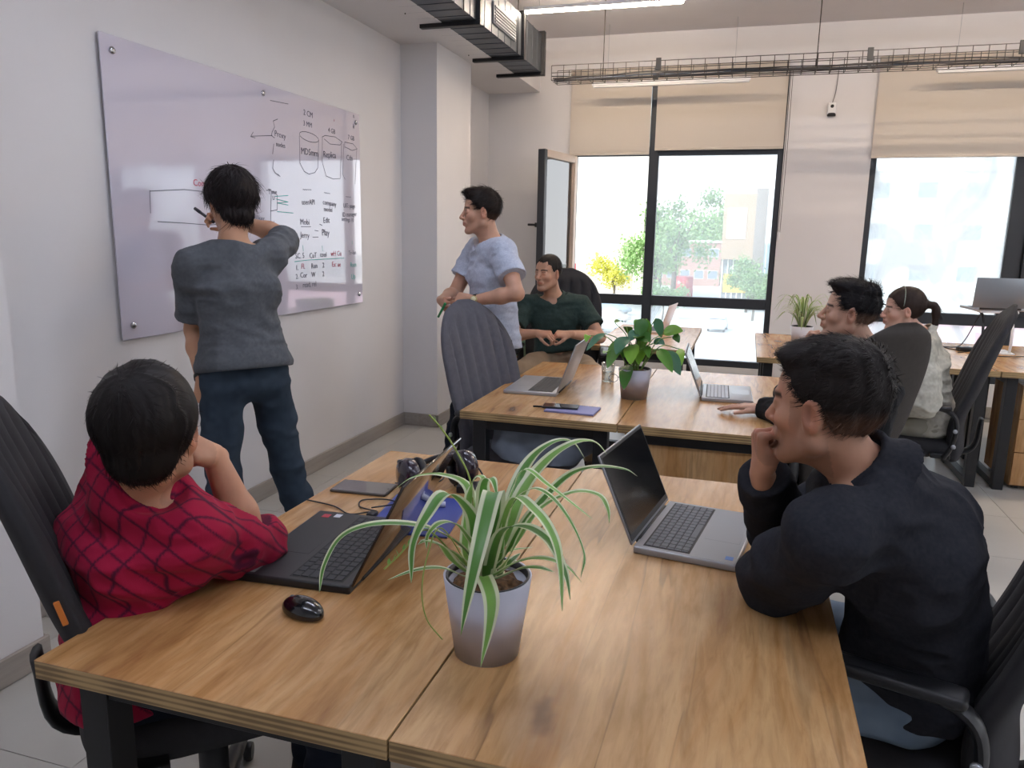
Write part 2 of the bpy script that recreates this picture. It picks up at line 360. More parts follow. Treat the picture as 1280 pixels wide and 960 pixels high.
# ---------------------------------------------------------------- glass writing board on the left wall (board coordinates: depth, height)
WB_S = [('k', [(3.581, 2.01), (3.557, 1.984), (3.596, 1.982)]), ('k', [(3.558, 1.986), (3.75, 2.013)]), ('k', [(3.808, 2.107), (3.765, 2.091), (3.776, 2.061), (3.751, 2.032), (3.741, 2.012), (3.772, 2.003)]), ('k', [(3.761, 1.97), (3.747, 1.916)]), ('k', [(3.754, 1.885), (3.742, 1.841), (3.764, 1.817), (3.81, 1.802)]), ('k', [(3.81, 1.802), (3.787, 1.813)]), ('k', [(3.745, 2.194), (3.916, 2.203)]), ('k', [(4.228, 2.046), (4.219, 2.036), (4.195, 2.029), (4.16, 2.025), (4.12, 2.025), (4.08, 2.029), (4.047, 2.036), (4.026, 2.045), (4.019, 2.055), (4.027, 2.065), (4.05, 2.072), (4.083, 2.076), (4.123, 2.076), (4.163, 2.073), (4.197, 2.066), (4.22, 2.056), (4.228, 2.046)]), ('k', [(4.018, 2.044), (4.014, 1.893), (4.057, 1.849), (4.108, 1.838), (4.173, 1.852), (4.209, 1.882), (4.228, 2.046)]), ('k', [(4.269, 2.069), (4.305, 2.082), (4.424, 2.088), (4.51, 2.068), (4.484, 2.046), (4.361, 2.038), (4.292, 2.06)]), ('k', [(4.271, 2.069), (4.261, 1.921), (4.303, 1.842), (4.386, 1.83), (4.474, 1.839), (4.503, 2.054)]), ('k', [(4.541, 2.034), (4.543, 2.071), (4.654, 2.072), (4.707, 2.046), (4.639, 2.029), (4.547, 2.041)]), ('k', [(4.529, 2.057), (4.507, 1.87), (4.537, 1.838)]), ('k', [(4.7, 2.039), (4.669, 1.819)]), ('k', [(2.815, 1.664), (3.033, 1.684), (3.199, 1.682), (3.414, 1.685)]), ('k', [(2.815, 1.667), (2.81, 1.57)]), ('k', [(2.85, 1.534), (3.018, 1.531), (3.185, 1.525), (3.291, 1.532), (3.435, 1.55)]), ('k', [(3.673, 1.718), (3.719, 1.721)]), ('k', [(3.719, 1.712), (3.697, 1.497)]), ('k', [(3.774, 1.699), (3.768, 1.618), (3.706, 1.61)]), ('k', [(3.699, 1.518), (3.771, 1.519)]), ('t', [(3.755, 1.691), (3.882, 1.702)]), ('t', [(3.768, 1.609), (3.926, 1.606)]), ('t', [(3.763, 1.677), (3.879, 1.666), (3.771, 1.656), (3.878, 1.649)]), ('t', [(3.922, 1.329), (4.068, 1.335), (4.299, 1.336), (4.5, 1.337)]), ('t', [(4.015, 1.422), (4.019, 1.389)]), ('t', [(4.232, 1.417), (4.237, 1.386)]), ('t', [(4.612, 1.447), (4.611, 1.426)]), ('k', [(4.193, 1.507), (4.151, 1.511)]), ('k', [(4.191, 1.471), (4.127, 1.47)]), ('k', [(4.002, 1.531), (4.11, 1.532)]), ('k', [(4.239, 1.542), (4.21, 1.549)])]
WB_T = [('k', '2 CM', (4.12, 2.18), 0.055), ('k', '3 MM', (4.111, 2.12), 0.05), ('k', 'MDSmm', (4.123, 1.963), 0.065), ('k', 'Replica', (4.352, 1.972), 0.065), ('k', '4 GB', (4.384, 2.118), 0.05), ('k', '7 GB', (4.629, 2.106), 0.05), ('k', 'Cdn', (4.603, 1.978), 0.06), ('k', 'Proxy', (3.826, 2.025), 0.055), ('k', 'nodes', (3.827, 1.972), 0.045), ('k', 'n', (4.669, 2.249), 0.05), ('k', 'k', (4.666, 2.183), 0.05), ('r', 's', (4.417, 2.188), 0.03), ('r', 'Comm', (3.159, 1.719), 0.055), ('k', 'Time', (3.732, 1.713), 0.05), ('k', 'U', (3.739, 1.681), 0.04), ('k', 'unixUser', (3.572, 1.567), 0.05), ('k', '1', (3.735, 1.546), 0.04), ('k', '~~~~', (4.082, 1.748), 0.05), ('k', '~~~', (4.309, 1.741), 0.05), ('k', '~~~', (4.575, 1.732), 0.05), ('k', 'userAPI', (4.091, 1.674), 0.055), ('k', 'company', (4.336, 1.679), 0.055), ('k', 'model', (4.315, 1.64), 0.05), ('k', 'UIT: page', (4.584, 1.673), 0.05), ('k', 'ID manager', (4.586, 1.618), 0.05), ('k', 'settings 10', (4.56, 1.584), 0.045), ('k', 'Mobi', (4.046, 1.557), 0.06), ('k', 'Edit', (4.292, 1.573), 0.06), ('k', 'Jerry', (4.041, 1.48), 0.06), ('k', 'Play', (4.278, 1.497), 0.07), ('k', 'SC. 5', (3.98, 1.361), 0.055), ('k', 'CuT', (4.125, 1.36), 0.055), ('k', 'cool', (4.243, 1.363), 0.055), ('r', 'wH Cu', (4.399, 1.367), 0.055), ('k', 'Tr-fan', (4.611, 1.369), 0.05), ('k', '1.', (3.946, 1.292), 0.05), ('r', 'Fl.', (4.011, 1.298), 0.055), ('k', 'Run', (4.135, 1.297), 0.055), ('k', '2', (4.24, 1.298), 0.055), ('r', 'Ex: ue', (4.4, 1.298), 0.055), ('t', 'Rscn', (4.621, 1.29), 0.055), ('k', '2.', (3.943, 1.241), 0.05), ('k', 'Cor', (4.013, 1.246), 0.055), ('k', 'W', (4.121, 1.245), 0.055), ('k', '2', (4.237, 1.244), 0.055), ('t', 'Up', (4.618, 1.211), 0.06), ('k', '3.', (3.939, 1.18), 0.05), ('k', 'read, rel', (4.075, 1.188), 0.055)]
def whiteboard():
    t = empty('glass_writing_board', (XL, 3.68, 1.03)); tag(t, 'large frameless glass board with handwritten diagrams on the left wall', 'whiteboard')
    gm = mat('back painted glass', '#cfcad8', .06, coat=1.0, spec=.9, stretch=(1, .8, 2.2), bump=.12, bscale=1.6)
    for n in gm.node_tree.nodes:
        if n.type == 'BUMP': n.inputs['Distance'].default_value = .02; n.inputs['Strength'].default_value = .06
    b = new(); box(b, .014, .020, 2.60-3.68, 4.745-3.68, 0, 1.24, .0015, 1); obj('glass_panel', b, gm, t)
    cm = mat('chrome', '#b9bbc0', .15, metal=1)
    for y, z in ((2.66, 1.18), (2.66, .06), (3.68, 1.19), (4.69, 1.18), (4.69, .06)):
        b = new(); lathe(b, [(.008, 0), (.008, .02), (.014, .021), (.015, .026), (.011, .03)], 16, M=Matrix.Translation((0, y-3.68, z)) @ Matrix.Rotation(PI/2, 4, 'Y')); obj('standoff_bolt', b, cm, t)
    inks = {'k': mat('black marker ink', '#5a5968', .6), 't': mat('teal marker ink', '#3fa9a0', .6), 'r': mat('red marker ink', '#c0475c', .6)}
    for key, nm in (('k', 'black marker drawing'), ('t', 'teal marker lines')):
        b = new()
        for c, pts in WB_S:
            if c != key: continue
            P = [Vector((.0212, y-3.68, z-1.03)) for y, z in pts]
            for i in range(len(P)-1):
                d = (P[i+1]-P[i]); n = Vector((0, -d.z, d.y)).normalized()*.0019; e = d.normalized()*.0012
                b.faces.new([b.verts.new(v) for v in (P[i]-n-e, P[i+1]-n+e, P[i+1]+n+e, P[i]+n-e)])
        o = obj('marker_drawing', b, inks[key], t, smooth=False); o['label'] = nm; o['kind'] = 'stuff'
    R0 = Matrix.Rotation(PI/2, 4, 'Z') @ Matrix.Rotation(PI/2, 4, 'X')
    for k, (c, s, (y, z), size) in enumerate(WB_T):
        sl = Matrix.Rotation(rad(-3+(k*37 % 7)), 4, 'X')
        M = Matrix.Translation((.0213, y-3.68, z-1.03)) @ sl @ R0
        o = text_mesh(s, size*.82, inks[c], t, M, 'handwriting'); o['kind'] = 'stuff'
whiteboard()
# ---------------------------------------------------------------- wall sockets
def socket():
    t = empty('wall_socket', (XL, 3.155, .32)); tag(t, 'white double wall socket with black plug near the floor on left wall', 'socket')
    b = new(); box(b, 0, .012, -.045, .115, -.04, .04, .004); obj('face_plate', b, m_white, t)
    for dy in (0, .07):
        b = new(); lathe(b, [(.022, .0), (.022, .014), (.019, .0145)], 20, M=Matrix.Translation((0, dy, 0)) @ Matrix.Rotation(PI/2, 4, 'Y')); obj('outlet', b, mat('pale grey outlet plastic', '#cfcfd2', .5), t)  # outlets a little greyer than the plate
    b = new(); lathe(b, [(.019, .012), (.02, .03), (.014, .05), (.006, .058)], 18, M=Matrix.Rotation(PI/2, 4, 'Y'))
    o = obj('plug', b, m_plastic, None, loc=(XL, 3.155, .32)); tag(o, 'round black mains plug in the low wall socket', 'plug')
    b = new(); tube(b, spline([(XL+.055, 3.155, .32), (XL+.1, 3.16, .28), (XL+.09, 3.19, .14), (XL+.13, 3.24, .03), (XL+.25, 3.3, .006), (XL+.7, 3.2, .006)], 8), .0035, 8)
    o = obj('mains_cable', b, m_plastic); tag(o, 'black mains cable hanging from the wall plug down to the floor', 'cable')
socket()
# ---------------------------------------------------------------- ventilation duct
def duct():
    x0, x1, z0, z1 = -2.16, -1.79, 2.863, 3.16; t = empty('air_duct', (-1.975, 4.5, z0)); tag(t, 'rectangular galvanised air duct with black flanged joints under the ceiling', 'duct')
    X0, X1, Z1_ = x0+1.975, x1+1.975, z1-z0
    def seg(y0, y1):
        b = new(); box(b, X0, X1, y0-4.5, y1-4.5, 0, Z1_)
        n = int((y1-y0)/.16)
        for k in range(1, n+1):
            y = y0-4.5+(y1-y0)*k/(n+1); box(b, X0-.003, X1+.003, y-.003, y+.003, -.003, Z1_+.003)
        obj('duct_section', b, m_metal, t, smooth=False)
    ys = [.6, 2.3, 3.4, 4.3, 4.98, 6.0, 6.6]
    for a, c in zip(ys, ys[1:]): seg(a, c)
    for y in ys[1:]:
        b = new(); e = .028
        for (a0, a1, c0, c1) in ((X0-e, X1+e, -e, .002), (X0-e, X1+e, Z1_-.002, Z1_+e), (X0-e, X0+.002, 0, Z1_), (X1-.002, X1+e, 0, Z1_)): box(b, a0, a1, y-4.5-.022, y-4.5+.022, c0, c1, .003, 1)
        obj('flange', b, m_black, t, smooth=False)
    b = new(); box(b, X0, X1, 6.6-4.5, 6.61-4.5, 0, Z1_); obj('end_cap', b, m_black, t)
    for k, (ya, yb) in enumerate(((5.28, 5.8), (3.5, 4.1))):
        g = new(); box(g, X1, X1+.012, ya-4.5, yb-4.5, .06, .2, .002, 1); go = obj('grille', g, mat('grille frame', '#7d8186', .6, metal=.3), t)
        for j in range(6):
            s = new(); box(s, X1+.01, X1+.02, ya-4.48, yb-4.52, .07+j*.02, .08+j*.02, .001, 1); obj('slat', s, mat('grille slat', '#9ea2a6', .6), go)
    for y in (4.7, 5.85, 2.8):
        for x in (X0-.01, X1+.012):
            b = new(); tube(b, [(x, y-4.5, -.01), (x, y-4.5, ZC-z0)], .004, 6); obj('hanger_rod', b, m_black, t)
duct()
# ---------------------------------------------------------------- wire cable tray
def tray():
    y0, y1, z0 = 6.28, 6.48, 2.735; xa, xb = -1.62, 5.6; t = empty('wire_cable_tray', (xa, y0, z0)); tag(t, 'long wire mesh cable tray full of thin cables in front of the blinds', 'cable tray')
    m = mat('tray wire', '#3f3a37', .5, metal=.5); W_ = y1-y0; h = .11; L_ = xb-xa
    b = new()
    for (y, z) in ((0, h), (0, h*.5), (0, 0), (W_*.33, 0), (W_*.66, 0), (W_, 0), (W_, h*.5), (W_, h)): box(b, 0, L_, y-.0025, y+.0025, z-.0025, z+.0025)
    obj('long_wires', b, m, t, smooth=False)['kind'] = 'stuff'
    n = int(L_/.1)
    b = new(); tube(b, [(0, 0, h), (0, 0, 0), (0, W_, 0), (0, W_, h)], .0028, 4); r0 = obj('cross_wire', b, m, t)
    for k in range(1, n+1): link('cross_wire', r0.data, t, (k*.1, 0, 0))
    r0.location = (.0, 0, 0)
    for x in (.85, 2.35, 3.3, 4.6, 6.1):
        b = new(); box(b, x-.02, x+.02, -.008, .004, .04, .13, .002, 1); box(b, x-.012, x+.012, -.01, .01, -.01, .015, .002, 1); obj('joint_clamp', b, m_black, t)
    for x in (.4, 2.0, 3.9, 5.8):
        b = new(); tube(b, [(x, W_/2, 0), (x, W_/2, ZC-z0)], .004, 6); obj('hanger_rod', b, m, t)
    rnd = random.Random(3)
    for k in range(7):
        pts = []; y = rnd.uniform(.03, W_-.03); z = rnd.uniform(.008, .03)
        y = .02+k*(W_-.04)/6
        for i in range(20): pts.append((i*L_/19, y+rnd.uniform(-.008, .008), z+rnd.uniform(0, .02)))
        b = new(); tube(b, spline(pts, 4), .004+.002*(k % 2), 6); c = obj('cable', b, mat('tray cable %d' % (k % 3), ['#25252a', '#5d5a57', '#3c4656'][k % 3], .6), None, loc=(xa, y0, z0))
        tag(c, ['black', 'grey', 'blue-grey'][k % 3]+' cable lying along the wire tray, '+['front edge', 'second from the front', 'third from the front', 'in the middle', 'third from the back', 'second from the back', 'back edge'][k], 'cable', 'cables in the wire tray')
tray()
# ---------------------------------------------------------------- linear lamps
m_tube_on = mat('lit diffuser', '#ffffff', .4, emit='#fff6ea', es=48)
m_tube_cool = mat('lit cool diffuser', '#ffffff', .4, emit='#e3ebff', es=48); m_tube_warm = mat('lit warm diffuser', '#ffffff', .4, emit='#ffe9d0', es=78)
m_tube_off = mat('white diffuser', '#ecebea', .35)
def tube_lamp(x, y, z, L_, on, label, group=None, rz=0):
    t = empty('linear_lamp', (x, y, z), rz); tag(t, label, 'ceiling light', group)
    b = new(); box(b, -L_/2, L_/2, -.022, .022, 0, .028, .004, 1); obj('housing', b, m_white, t)
    b = new(); box(b, -L_/2+.01, L_/2-.01, -.02, .02, -.016, .001, .006, 2); obj('diffuser', b, on if on else m_tube_off, t)
    for s in (-1, 1):
        b = new(); tube(b, [(s*L_*.4, 0, .025), (s*L_*.4, 0, ZC-z)], .0018, 5); obj('suspension_wire', b, m_silver, t)
    return t
tube_lamp(-1.17, 5.98, 3.18, 1.2, m_tube_warm, 'lit white linear lamp hanging beside the air duct')
tube_lamp(-.77, 7.1, 2.83, 1.36, None, 'unlit white linear lamp in front of the two street blinds')
tube_lamp(2.0, 7.1, 2.84, 1.36, None, 'unlit white linear lamp in front of the right blind')
for (x, y, mm, w_) in ((-1.2, .6, m_tube_cool, 'nearest on the left, close to the board wall'), (-1.2, 2.9, m_tube_cool, 'above the man in grey at the board'), (1.2, .6, m_tube_cool, 'above the right end of the near desk'), (1.2, 3.2, m_tube_cool, 'above the young man in black'),
                 (3.6, .6, m_tube_cool, 'at the far right, level with the near desk'), (3.6, 3.2, m_tube_cool, 'at the far right, level with the middle desk'), (1.4, 5.6, m_tube_warm, 'above the far right desk'), (3.8, 5.8, m_tube_warm, 'in the far right corner by the windows')):
    tube_lamp(x, y, 3.18, 1.4, mm, 'added out-of-view linear ceiling lamp '+w_)  # lamps out of view, added to brighten the room, cool near and warm far
# ---------------------------------------------------------------- small sensor on the column
def sensor():
    t = empty('wall_sensor', (.60, YB, 2.63)); tag(t, 'small white sensor camera with dark lens on the pale column', 'sensor')
    b = new(); box(b, -.035, .035, -.035, 0, -.05, .05, .012, 3); obj('body', b, m_white, t)
    b = new(); lathe(b, [(.014, 0), (.014, .008), (.009, .01)], 14, M=Matrix.Translation((0, -.034, .018)) @ Matrix.Rotation(PI/2, 4, 'X')); obj('lens', b, m_black, t)
    b = new(); lathe(b, [(.034, 0), (.036, .012), (.03, .024)], 18, c=(0, -.02, -.062)); obj('base', b, m_black, t)
    b = new(); tube(b, spline([(.0, -.01, .05), (.02, -.01, .15), (.03, -.015, .36)], 6), .003, 6); obj('lead', b, mat('grey lead', '#6f6a66', .6), t)
sensor()
# ---------------------------------------------------------------- desks
def desk(x0, x1, y0, y1, label, m, group=None, loops='y', legs=True):
    cx, cy = (x0+x1)/2, (y0+y1)/2; t = empty('office_desk', (cx, cy, 0)); tag(t, label, 'desk', group)
    w, d = (x1-x0)/2-.0008, (y1-y0)/2-.0008
    b = new(); box(b, -w, w, -d, d, -.018, .018, .0012, 1)
    for f in b.faces:
        if abs(f.normal.z) < .5: f.material_index = 1
    o = obj('desktop', b, [m, m_edge], t, smooth=False); o.location = (0, 0, .732)
    if legs:
        s = .06; top = .713; i = .045
        for sx in (-1, 1):
            for sy in (-1, 1):
                b = new(); box(b, -s/2, s/2, -.03, .03, 0, top, .002, 1); l = obj('leg', b, m_black, t); l.location = (sx*(w-i-s/2), sy*(d-i-.03), .0)
        if loops == 'x':      # frames lying in planes of constant depth
            for sy in (-1, 1):
                for z in (.004, top-.05):
                    b = new(); box(b, -(w-i-s), (w-i-s), -.025, .025, z, z+.045, .002, 1); l = obj('frame_rail', b, m_black, t); l.location = (0, sy*(d-i-.03), 0)
        else:
            for sx in (-1, 1):
                for z in (.004, top-.05):
                    b = new(); box(b, -.025, .025, -(d-i-.06), (d-i-.06), z, z+.045, .002, 1); l = obj('frame_rail', b, m_black, t); l.location = (sx*(w-i-s/2), 0, 0)
    return t
D1a = desk(-1.155, -.468, .925, 2.348, 'knotty oak desk nearest the camera on the left, under the black laptop', m_wood, loops='x')
D1b = desk(-.466, .221, .925, 2.39, 'knotty oak desk nearest the camera on the right, under the open grey laptop', m_wood2, loops='x')
D2a = desk(-1.153, -.464, 3.02, 4.44, 'middle oak desk under the silver laptop, beside the empty grey chair', m_wood2, loops='x')
D2b = desk(-.462, .222, 3.02, 4.44, 'middle oak desk with wooden front panel, under the leafy pot plant', m_wood, loops='x')
D4 = desk(-1.02, -.335, 5.27, 6.70, 'far oak desk by the street window, behind the leafy plant', m_wood, loops='x')
D5a = desk(.10, 1.505, 5.17, 5.86, 'far right oak desk behind the woman, carrying the spider plant', m_wood2, loops='y')
D5b = desk(1.51, 2.915, 5.17, 5.86, 'far right oak desk at the picture edge with wooden pedestal below', m_wood, loops='y')
D5c = desk(.10, 1.505, 5.865, 6.55, 'window-side oak desk with silver laptop stand behind the far right desk', m_wood, loops='y')
D5d = desk(1.51, 2.915, 5.865, 6.55, 'window-side oak desk at the right picture edge', m_wood2, loops='y')
# wooden front panel below the middle desk and pedestal below the far right desk
b = new(); box(b, -.44, .18, 3.09, 3.108, .12, .70, .001, 1); o = obj('modesty_panel', b, m_woodv, D2b); o.location = (.12, -3.73, 0)
def pedestal(x0, x1, y0, y1, h, label):
    t = empty('pedestal_cabinet', ((x0+x1)/2, (y0+y1)/2, 0)); tag(t, label, 'cabinet'); w, d = (x1-x0)/2, (y1-y0)/2
    b = new(); box(b, -w, w, -d+.018, d, .02, h, .002, 1); obj('body', b, m_woodv, t, smooth=False)
    for k in range(3):
        z0 = .03+k*(h-.03)/3; dr = new(); box(dr, -w+.002, w-.002, -d, -d+.017, z0, z0+(h-.03)/3-.004, .001, 1); do = obj('drawer', dr, m_woodv, t, smooth=False)
        hb = new(); tube(hb, [(-.06, -d, z0+.13), (-.06, -d-.02, z0+.13), (.06, -d-.02, z0+.13), (.06, -d, z0+.13)], .004, 6); obj('handle', hb, m_silver, do)
    for sx in (-1, 1):
        for sy in (-1, 1): b = new(); box(b, sx*w*.8-.015, sx*w*.8+.015, sy*d*.8-.015, sy*d*.8+.015, 0, .02); obj('foot', b, m_black, t)
pedestal(1.66, 2.12, 5.26, 5.80, .66, 'oak drawer pedestal under the far right desk')
# ---------------------------------------------------------------- office chairs
m_fab = mat('charcoal chair fabric', '#3a383b', .9, noise=.1, nscale=40, bump=.5, bscale=900, sheen=.06)
m_fab_dk = mat('charcoal chair fabric dark', '#2a292c', .9, noise=.1, nscale=40, bump=.5, bscale=900)
m_pipe = mat('chair piping', '#5a564f', .8)
m_fab_light = mat('grey chair fabric', '#56555c', .92, noise=.1, nscale=40, bump=.5, bscale=900, sheen=.08)
def back_profile(v):
    """centre line (depth behind seat centre, height), half width, half thickness at v in 0..1"""
    y = -.235-.05*v-.17*max(0, v-.28)**1.35*1.2+.028*math.exp(-((v-.22)/.16)**2)
    z = .40+.80*v
    w = (.215+.045*math.sin(min(1, v/.55)*PI/2)) if v < .55 else .26*(1-max(0, (v-.55)/.45)**3.2*.0)
    if v > .62: w = .26*math.sqrt(max(0, 1-((v-.62)/.385)**2.1))
    th = .045-.012*v
    if v > .93: th *= max(.25, (1-v)/.07)
    if v < .05: th *= .6+v*8
    return y, z, max(w, .05), th
def make_chair(label, fab, group):
    t = empty('office_chair'); tag(t, label, 'chair', group)
    # five-star base
    b = new(); lathe(b, [(.0, .085), (.05, .085), (.052, .115), (.035, .13), (.034, .30), (.026, .302), (.026, .40), (0, .40)], 20, cap=False); obj('gas_column', b, m_plastic, t)
    for k in range(5):
        a = k*2*PI/5+.3; b = new(); c, s = math.cos(a), math.sin(a); pts = []
        for r, z in ((.03, .105), (.12, .105), (.22, .092), (.30, .075)): pts.append((r*c, r*s, z))
        tube(b, pts, [.032, .028, .023, .019], 8, flat=(.6, 1)); leg = obj('leg', b, m_plastic, t)
        cb = new()
        for sd in (-1, 1): lathe(cb, [(0, -.011), (.024, -.011), (.027, -.004), (.027, .004), (.024, .011), (0, .011)], 16, cap=False, M=Matrix.Translation((.30*c+sd*.016*-s, .30*s+sd*.016*c, .0275)) @ Matrix.Rotation(a, 4, 'Z') @ Matrix.Rotation(PI/2, 4, 'X'))
        box(cb, .30*c-.012, .30*c+.012, .30*s-.012, .30*s+.012, .03, .072, .004, 1); obj('caster', cb, m_plastic, leg)
    b = new(); box(b, -.09, .09, -.12, .12, .375, .43, .015, 2); obj('tilt_mechanism', b, m_black, t)
    # seat cushion
    b = new(); rs = []
    for z, s in ((.415, .86), (.425, .95), (.45, 1.0), (.475, .99), (.495, .94), (.505, .84), (.508, .5)):
        ring = []
        for k in range(48):
            a = 2*PI*k/48; cx, sy = math.cos(a), math.sin(a); e = .5
            x = .255*s*math.copysign(abs(cx)**e, cx); y = .245*s*math.copysign(abs(sy)**e, sy)+.005
            ring.append(Vector((x, y, z-(.02*max(0, (y-.16)/.09)**2))))
        rs.append(ring)
    rings(b, rs); obj('seat', b, fab, t, angle=80)
    # backrest with stitched vertical channels in front, smooth fabric behind
    b = new(); NR, NC = 46, 180; rs = []
    for i in range(NR):
        v = 1-(1-i/(NR-1))**1.0; v = i/(NR-1); v = v if v < .8 else .8+.2*math.sin((v-.8)/.2*PI/2)
        y0, z0, w, th = back_profile(v); ring = []
        lean = .14+.26*v
        for k in range(NC):
            a = 2*PI*k/NC; cx, sy = math.cos(a), math.sin(a)
            x = w*math.copysign(abs(cx)**.75, cx); d = th*math.copysign(abs(sy)**.6, sy)
            if sy > 0 and abs(x) < .19 and w > .12:
                q = abs(math.sin(PI*(x+.19)/.076)); 
                fade = min(1, max(0, (w-.12)/.05))
                ch = .026*(q**.45-1)*fade
                if abs(v-.27) < .016: ch = min(ch, -.012)
                if v < .27: ch *= .45
                d += ch if v < .86 else ch*max(0, (.94-v)/.08)
            elif sy > 0 and .19 <= abs(x) < .2: d -= .004
            # the back hugs the sitter: edges come forward
            yy = y0+d+.03*(x/.26)**2
            ring.append(Vector((x, yy, z0-d*lean)))
        rs.append(ring)
    rings(b, rs); obj('backrest', b, fab, t, angle=70)
    # plastic spine joining seat and back
    b = new(); tube(b, spline([(0, -.05, .40), (0, -.2, .395), (0, -.315, .44), (0, -.34, .60)], 5), .035, 8, flat=(.35, 1.3)); obj('back_bracket', b, m_plastic, t)
    for s in (-1, 1):
        b = new(); x = s*.285
        pts = spline([(x-.0*s, -.16, .43), (x, -.19, .50), (x, -.2, .60), (x, -.17, .665), (x, -.08, .69), (x, .08, .695), (x, .2, .69)], 6)
        rr = [.030]*len(pts); tube(b, pts, rr, 10, flat=(.42, .8)); box(b, x-.032, x+.032, -.17, .215, .678, .703, .011, 3)
        box(b, min(s*.2, x), max(s*.2, x), -.19, -.1, .425, .45, .004, 1)
        a = obj('armrest', b, m_plastic, t)
        for z in (.50, .58):
            bb = new(); lathe(bb, [(.011, 0), (.011, .008), (.006, .01)], 10, M=Matrix.Translation((x+s*.022, -.195, z)) @ Matrix.Rotation(s*PI/2, 4, 'Y')); obj('bolt', bb, m_silver, a)
    return t
GRP = 'high-backed office chairs'
ch0 = make_chair('grey high-backed office chair standing empty at the left of the middle desk', m_fab_light, GRP)
def place(o, x, y, heading, label=None, s=1.0):
    """heading: direction the sitter looks, degrees counter-clockwise from +X"""
    o.location = (x, y, 0); o.rotation_euler = (0, 0, rad(heading-90)); o.scale = (s, s, s)
    if label: o['label'] = label
    return o
def chair_copy(x, y, h, label, fab=None, s=1.0):
    c = copy_tree(ch0); place(c, x, y, h, label, s)
    if fab:
        for q in c.children:
            if q.name.split('.')[0] in ('seat', 'backrest'): q.data = fab[q.name.split('.')[0]]
    return c
dark = {}
for q in ch0.children:
    if q.name in ('seat', 'backrest'):
        me = q.data.copy(); me.materials.clear(); me.materials.append(m_fab_dk); dark[q.name] = me
brown = {}
for k_, me in dark.items():
    m2 = me.copy(); m2.materials.clear(); m2.materials.append(mat('brown charcoal chair fabric', '#3b3632', .9, noise=.1, nscale=40, bump=.5, bscale=900)); brown[k_] = m2
place(ch0, -.99, 3.46, -24, s=.98)
chA = chair_copy(-1.16, 1.37, 44, 'dark office chair at the lower left, behind the man in the red checked shirt', dark)
chC = chair_copy(-1.20, 5.10, -80, 'black office chair carrying the man in the dark green polo shirt', dark, 1.06)
chD = chair_copy(.33, 3.52, 130, 'dark brown office chair carrying the young man in the black shirt', brown)
chE = chair_copy(.90, 4.50, 172, 'dark office chair carrying the woman, next to the far right desk', dark)
chF = chair_copy(.36, 1.75, 163, 'dark office chair at the lower right, carrying the man in the navy sweatshirt', dark)
b = new(); box(b, -.004, .003, -.005, .005, -.025, .025, .001, 1); o = obj('fabric_tag', b, mat('orange tag', '#c9742e', .6), chA); o.location = (.262, -.262, .80); o.rotation_euler = (rad(14), 0, 0)
# ---------------------------------------------------------------- people: implicit-surface modelling (rounded limbs blended into one skin, then polygonised)
def A_(*v): return np.array(v, dtype=np.float64)
def nrm(v): v = np.asarray(v, float); return v/np.linalg.norm(v)
_rs = np.random.RandomState(5); _LAT = _rs.rand(32, 32, 32).astype(np.float32)
_LF = _LAT.ravel()
def vnoise(p):
    p = np.asarray(p, np.float32); f = np.floor(p); t = p-f; f = f.astype(np.int32); t = t*t*(3-2*t)
    x0 = (f[..., 0] & 31) << 10; x1 = ((f[..., 0]+1) & 31) << 10; y0 = (f[..., 1] & 31) << 5; y1 = ((f[..., 1]+1) & 31) << 5; z0 = f[..., 2] & 31; z1 = (f[..., 2]+1) & 31
    tx, ty, tz = t[..., 0], t[..., 1], t[..., 2]
    def L(a, b): u = _LF[a+b+z0]; return u+(_LF[a+b+z1]-u)*tz
    a = L(x0, y0); a = a+(L(x0, y1)-a)*ty; b = L(x1, y0); b = b+(L(x1, y1)-b)*ty
    return a+(b-a)*tx
def cone(a, b, r1, r2=None):
    a = A_(*a).astype(np.float32); b = A_(*b).astype(np.float32); r2 = r1 if r2 is None else r2; ab = b-a; L2 = np.float32(max(ab@ab, 1e-12)); r1 = np.float32(r1); dr = np.float32(r2)-r1
    def f(p):
        q = p-a; t = np.clip(q@(ab/L2), 0, 1); q = q-t[..., None]*ab; return np.sqrt(np.einsum('...i,...i', q, q))-(r1+t*dr)
    return f
def ell(c, r, R=None):
    c = A_(*c).astype(np.float32); r = A_(*r).astype(np.float32)
    if R is not None: R = np.asarray(R, np.float32)
    def f(p):
        q = p-c
        if R is not None: q = q@R
        q = q/r; k0 = np.sqrt(np.einsum('...i,...i', q, q)); q = q/r; k1 = np.sqrt(np.einsum('...i,...i', q, q))+np.float32(1e-9); return k0*(k0-1)/k1
    return f
def loft(pts, lat, radii):
    """elliptical tube along pts; lat: sideways vectors; radii: (half width, half depth)"""
    pts = [A_(*p) for p in pts]; lat = [nrm(l) for l in lat]
    segs = []
    for i in range(len(pts)-1):
        a, b = pts[i], pts[i+1]; ax = nrm(b-a); l = nrm(lat[i]+lat[i+1]-((lat[i]+lat[i+1])@ax)*ax)
        segs.append([np.asarray(v, np.float32) for v in (a, ax, np.linalg.norm(b-a), l, np.cross(ax, l), radii[i], radii[i+1])])
    def f(p):
        out = None
        for a, ax, L, l, n, r0, r1 in segs:
            q = p-a; s = q@ax; t = np.clip(s/L, 0, 1); over = s-t*L
            rx = r0[0]+t*(r1[0]-r0[0]); ry = r0[1]+t*(r1[1]-r0[1]); m = np.minimum(rx, ry)
            u = (q@l)/rx; v = (q@n)/ry; w = over/(m*np.float32(.75)); uu = u*u; vv = v*v
            k = np.sqrt(uu+vv+w*w-np.float32(.30)*np.minimum(uu, vv)*np.minimum(1, uu+vv))
            d = (k-1)*m*np.float32(.9)
            out = d if out is None else smin(out, d, .03)
        return out
    return f
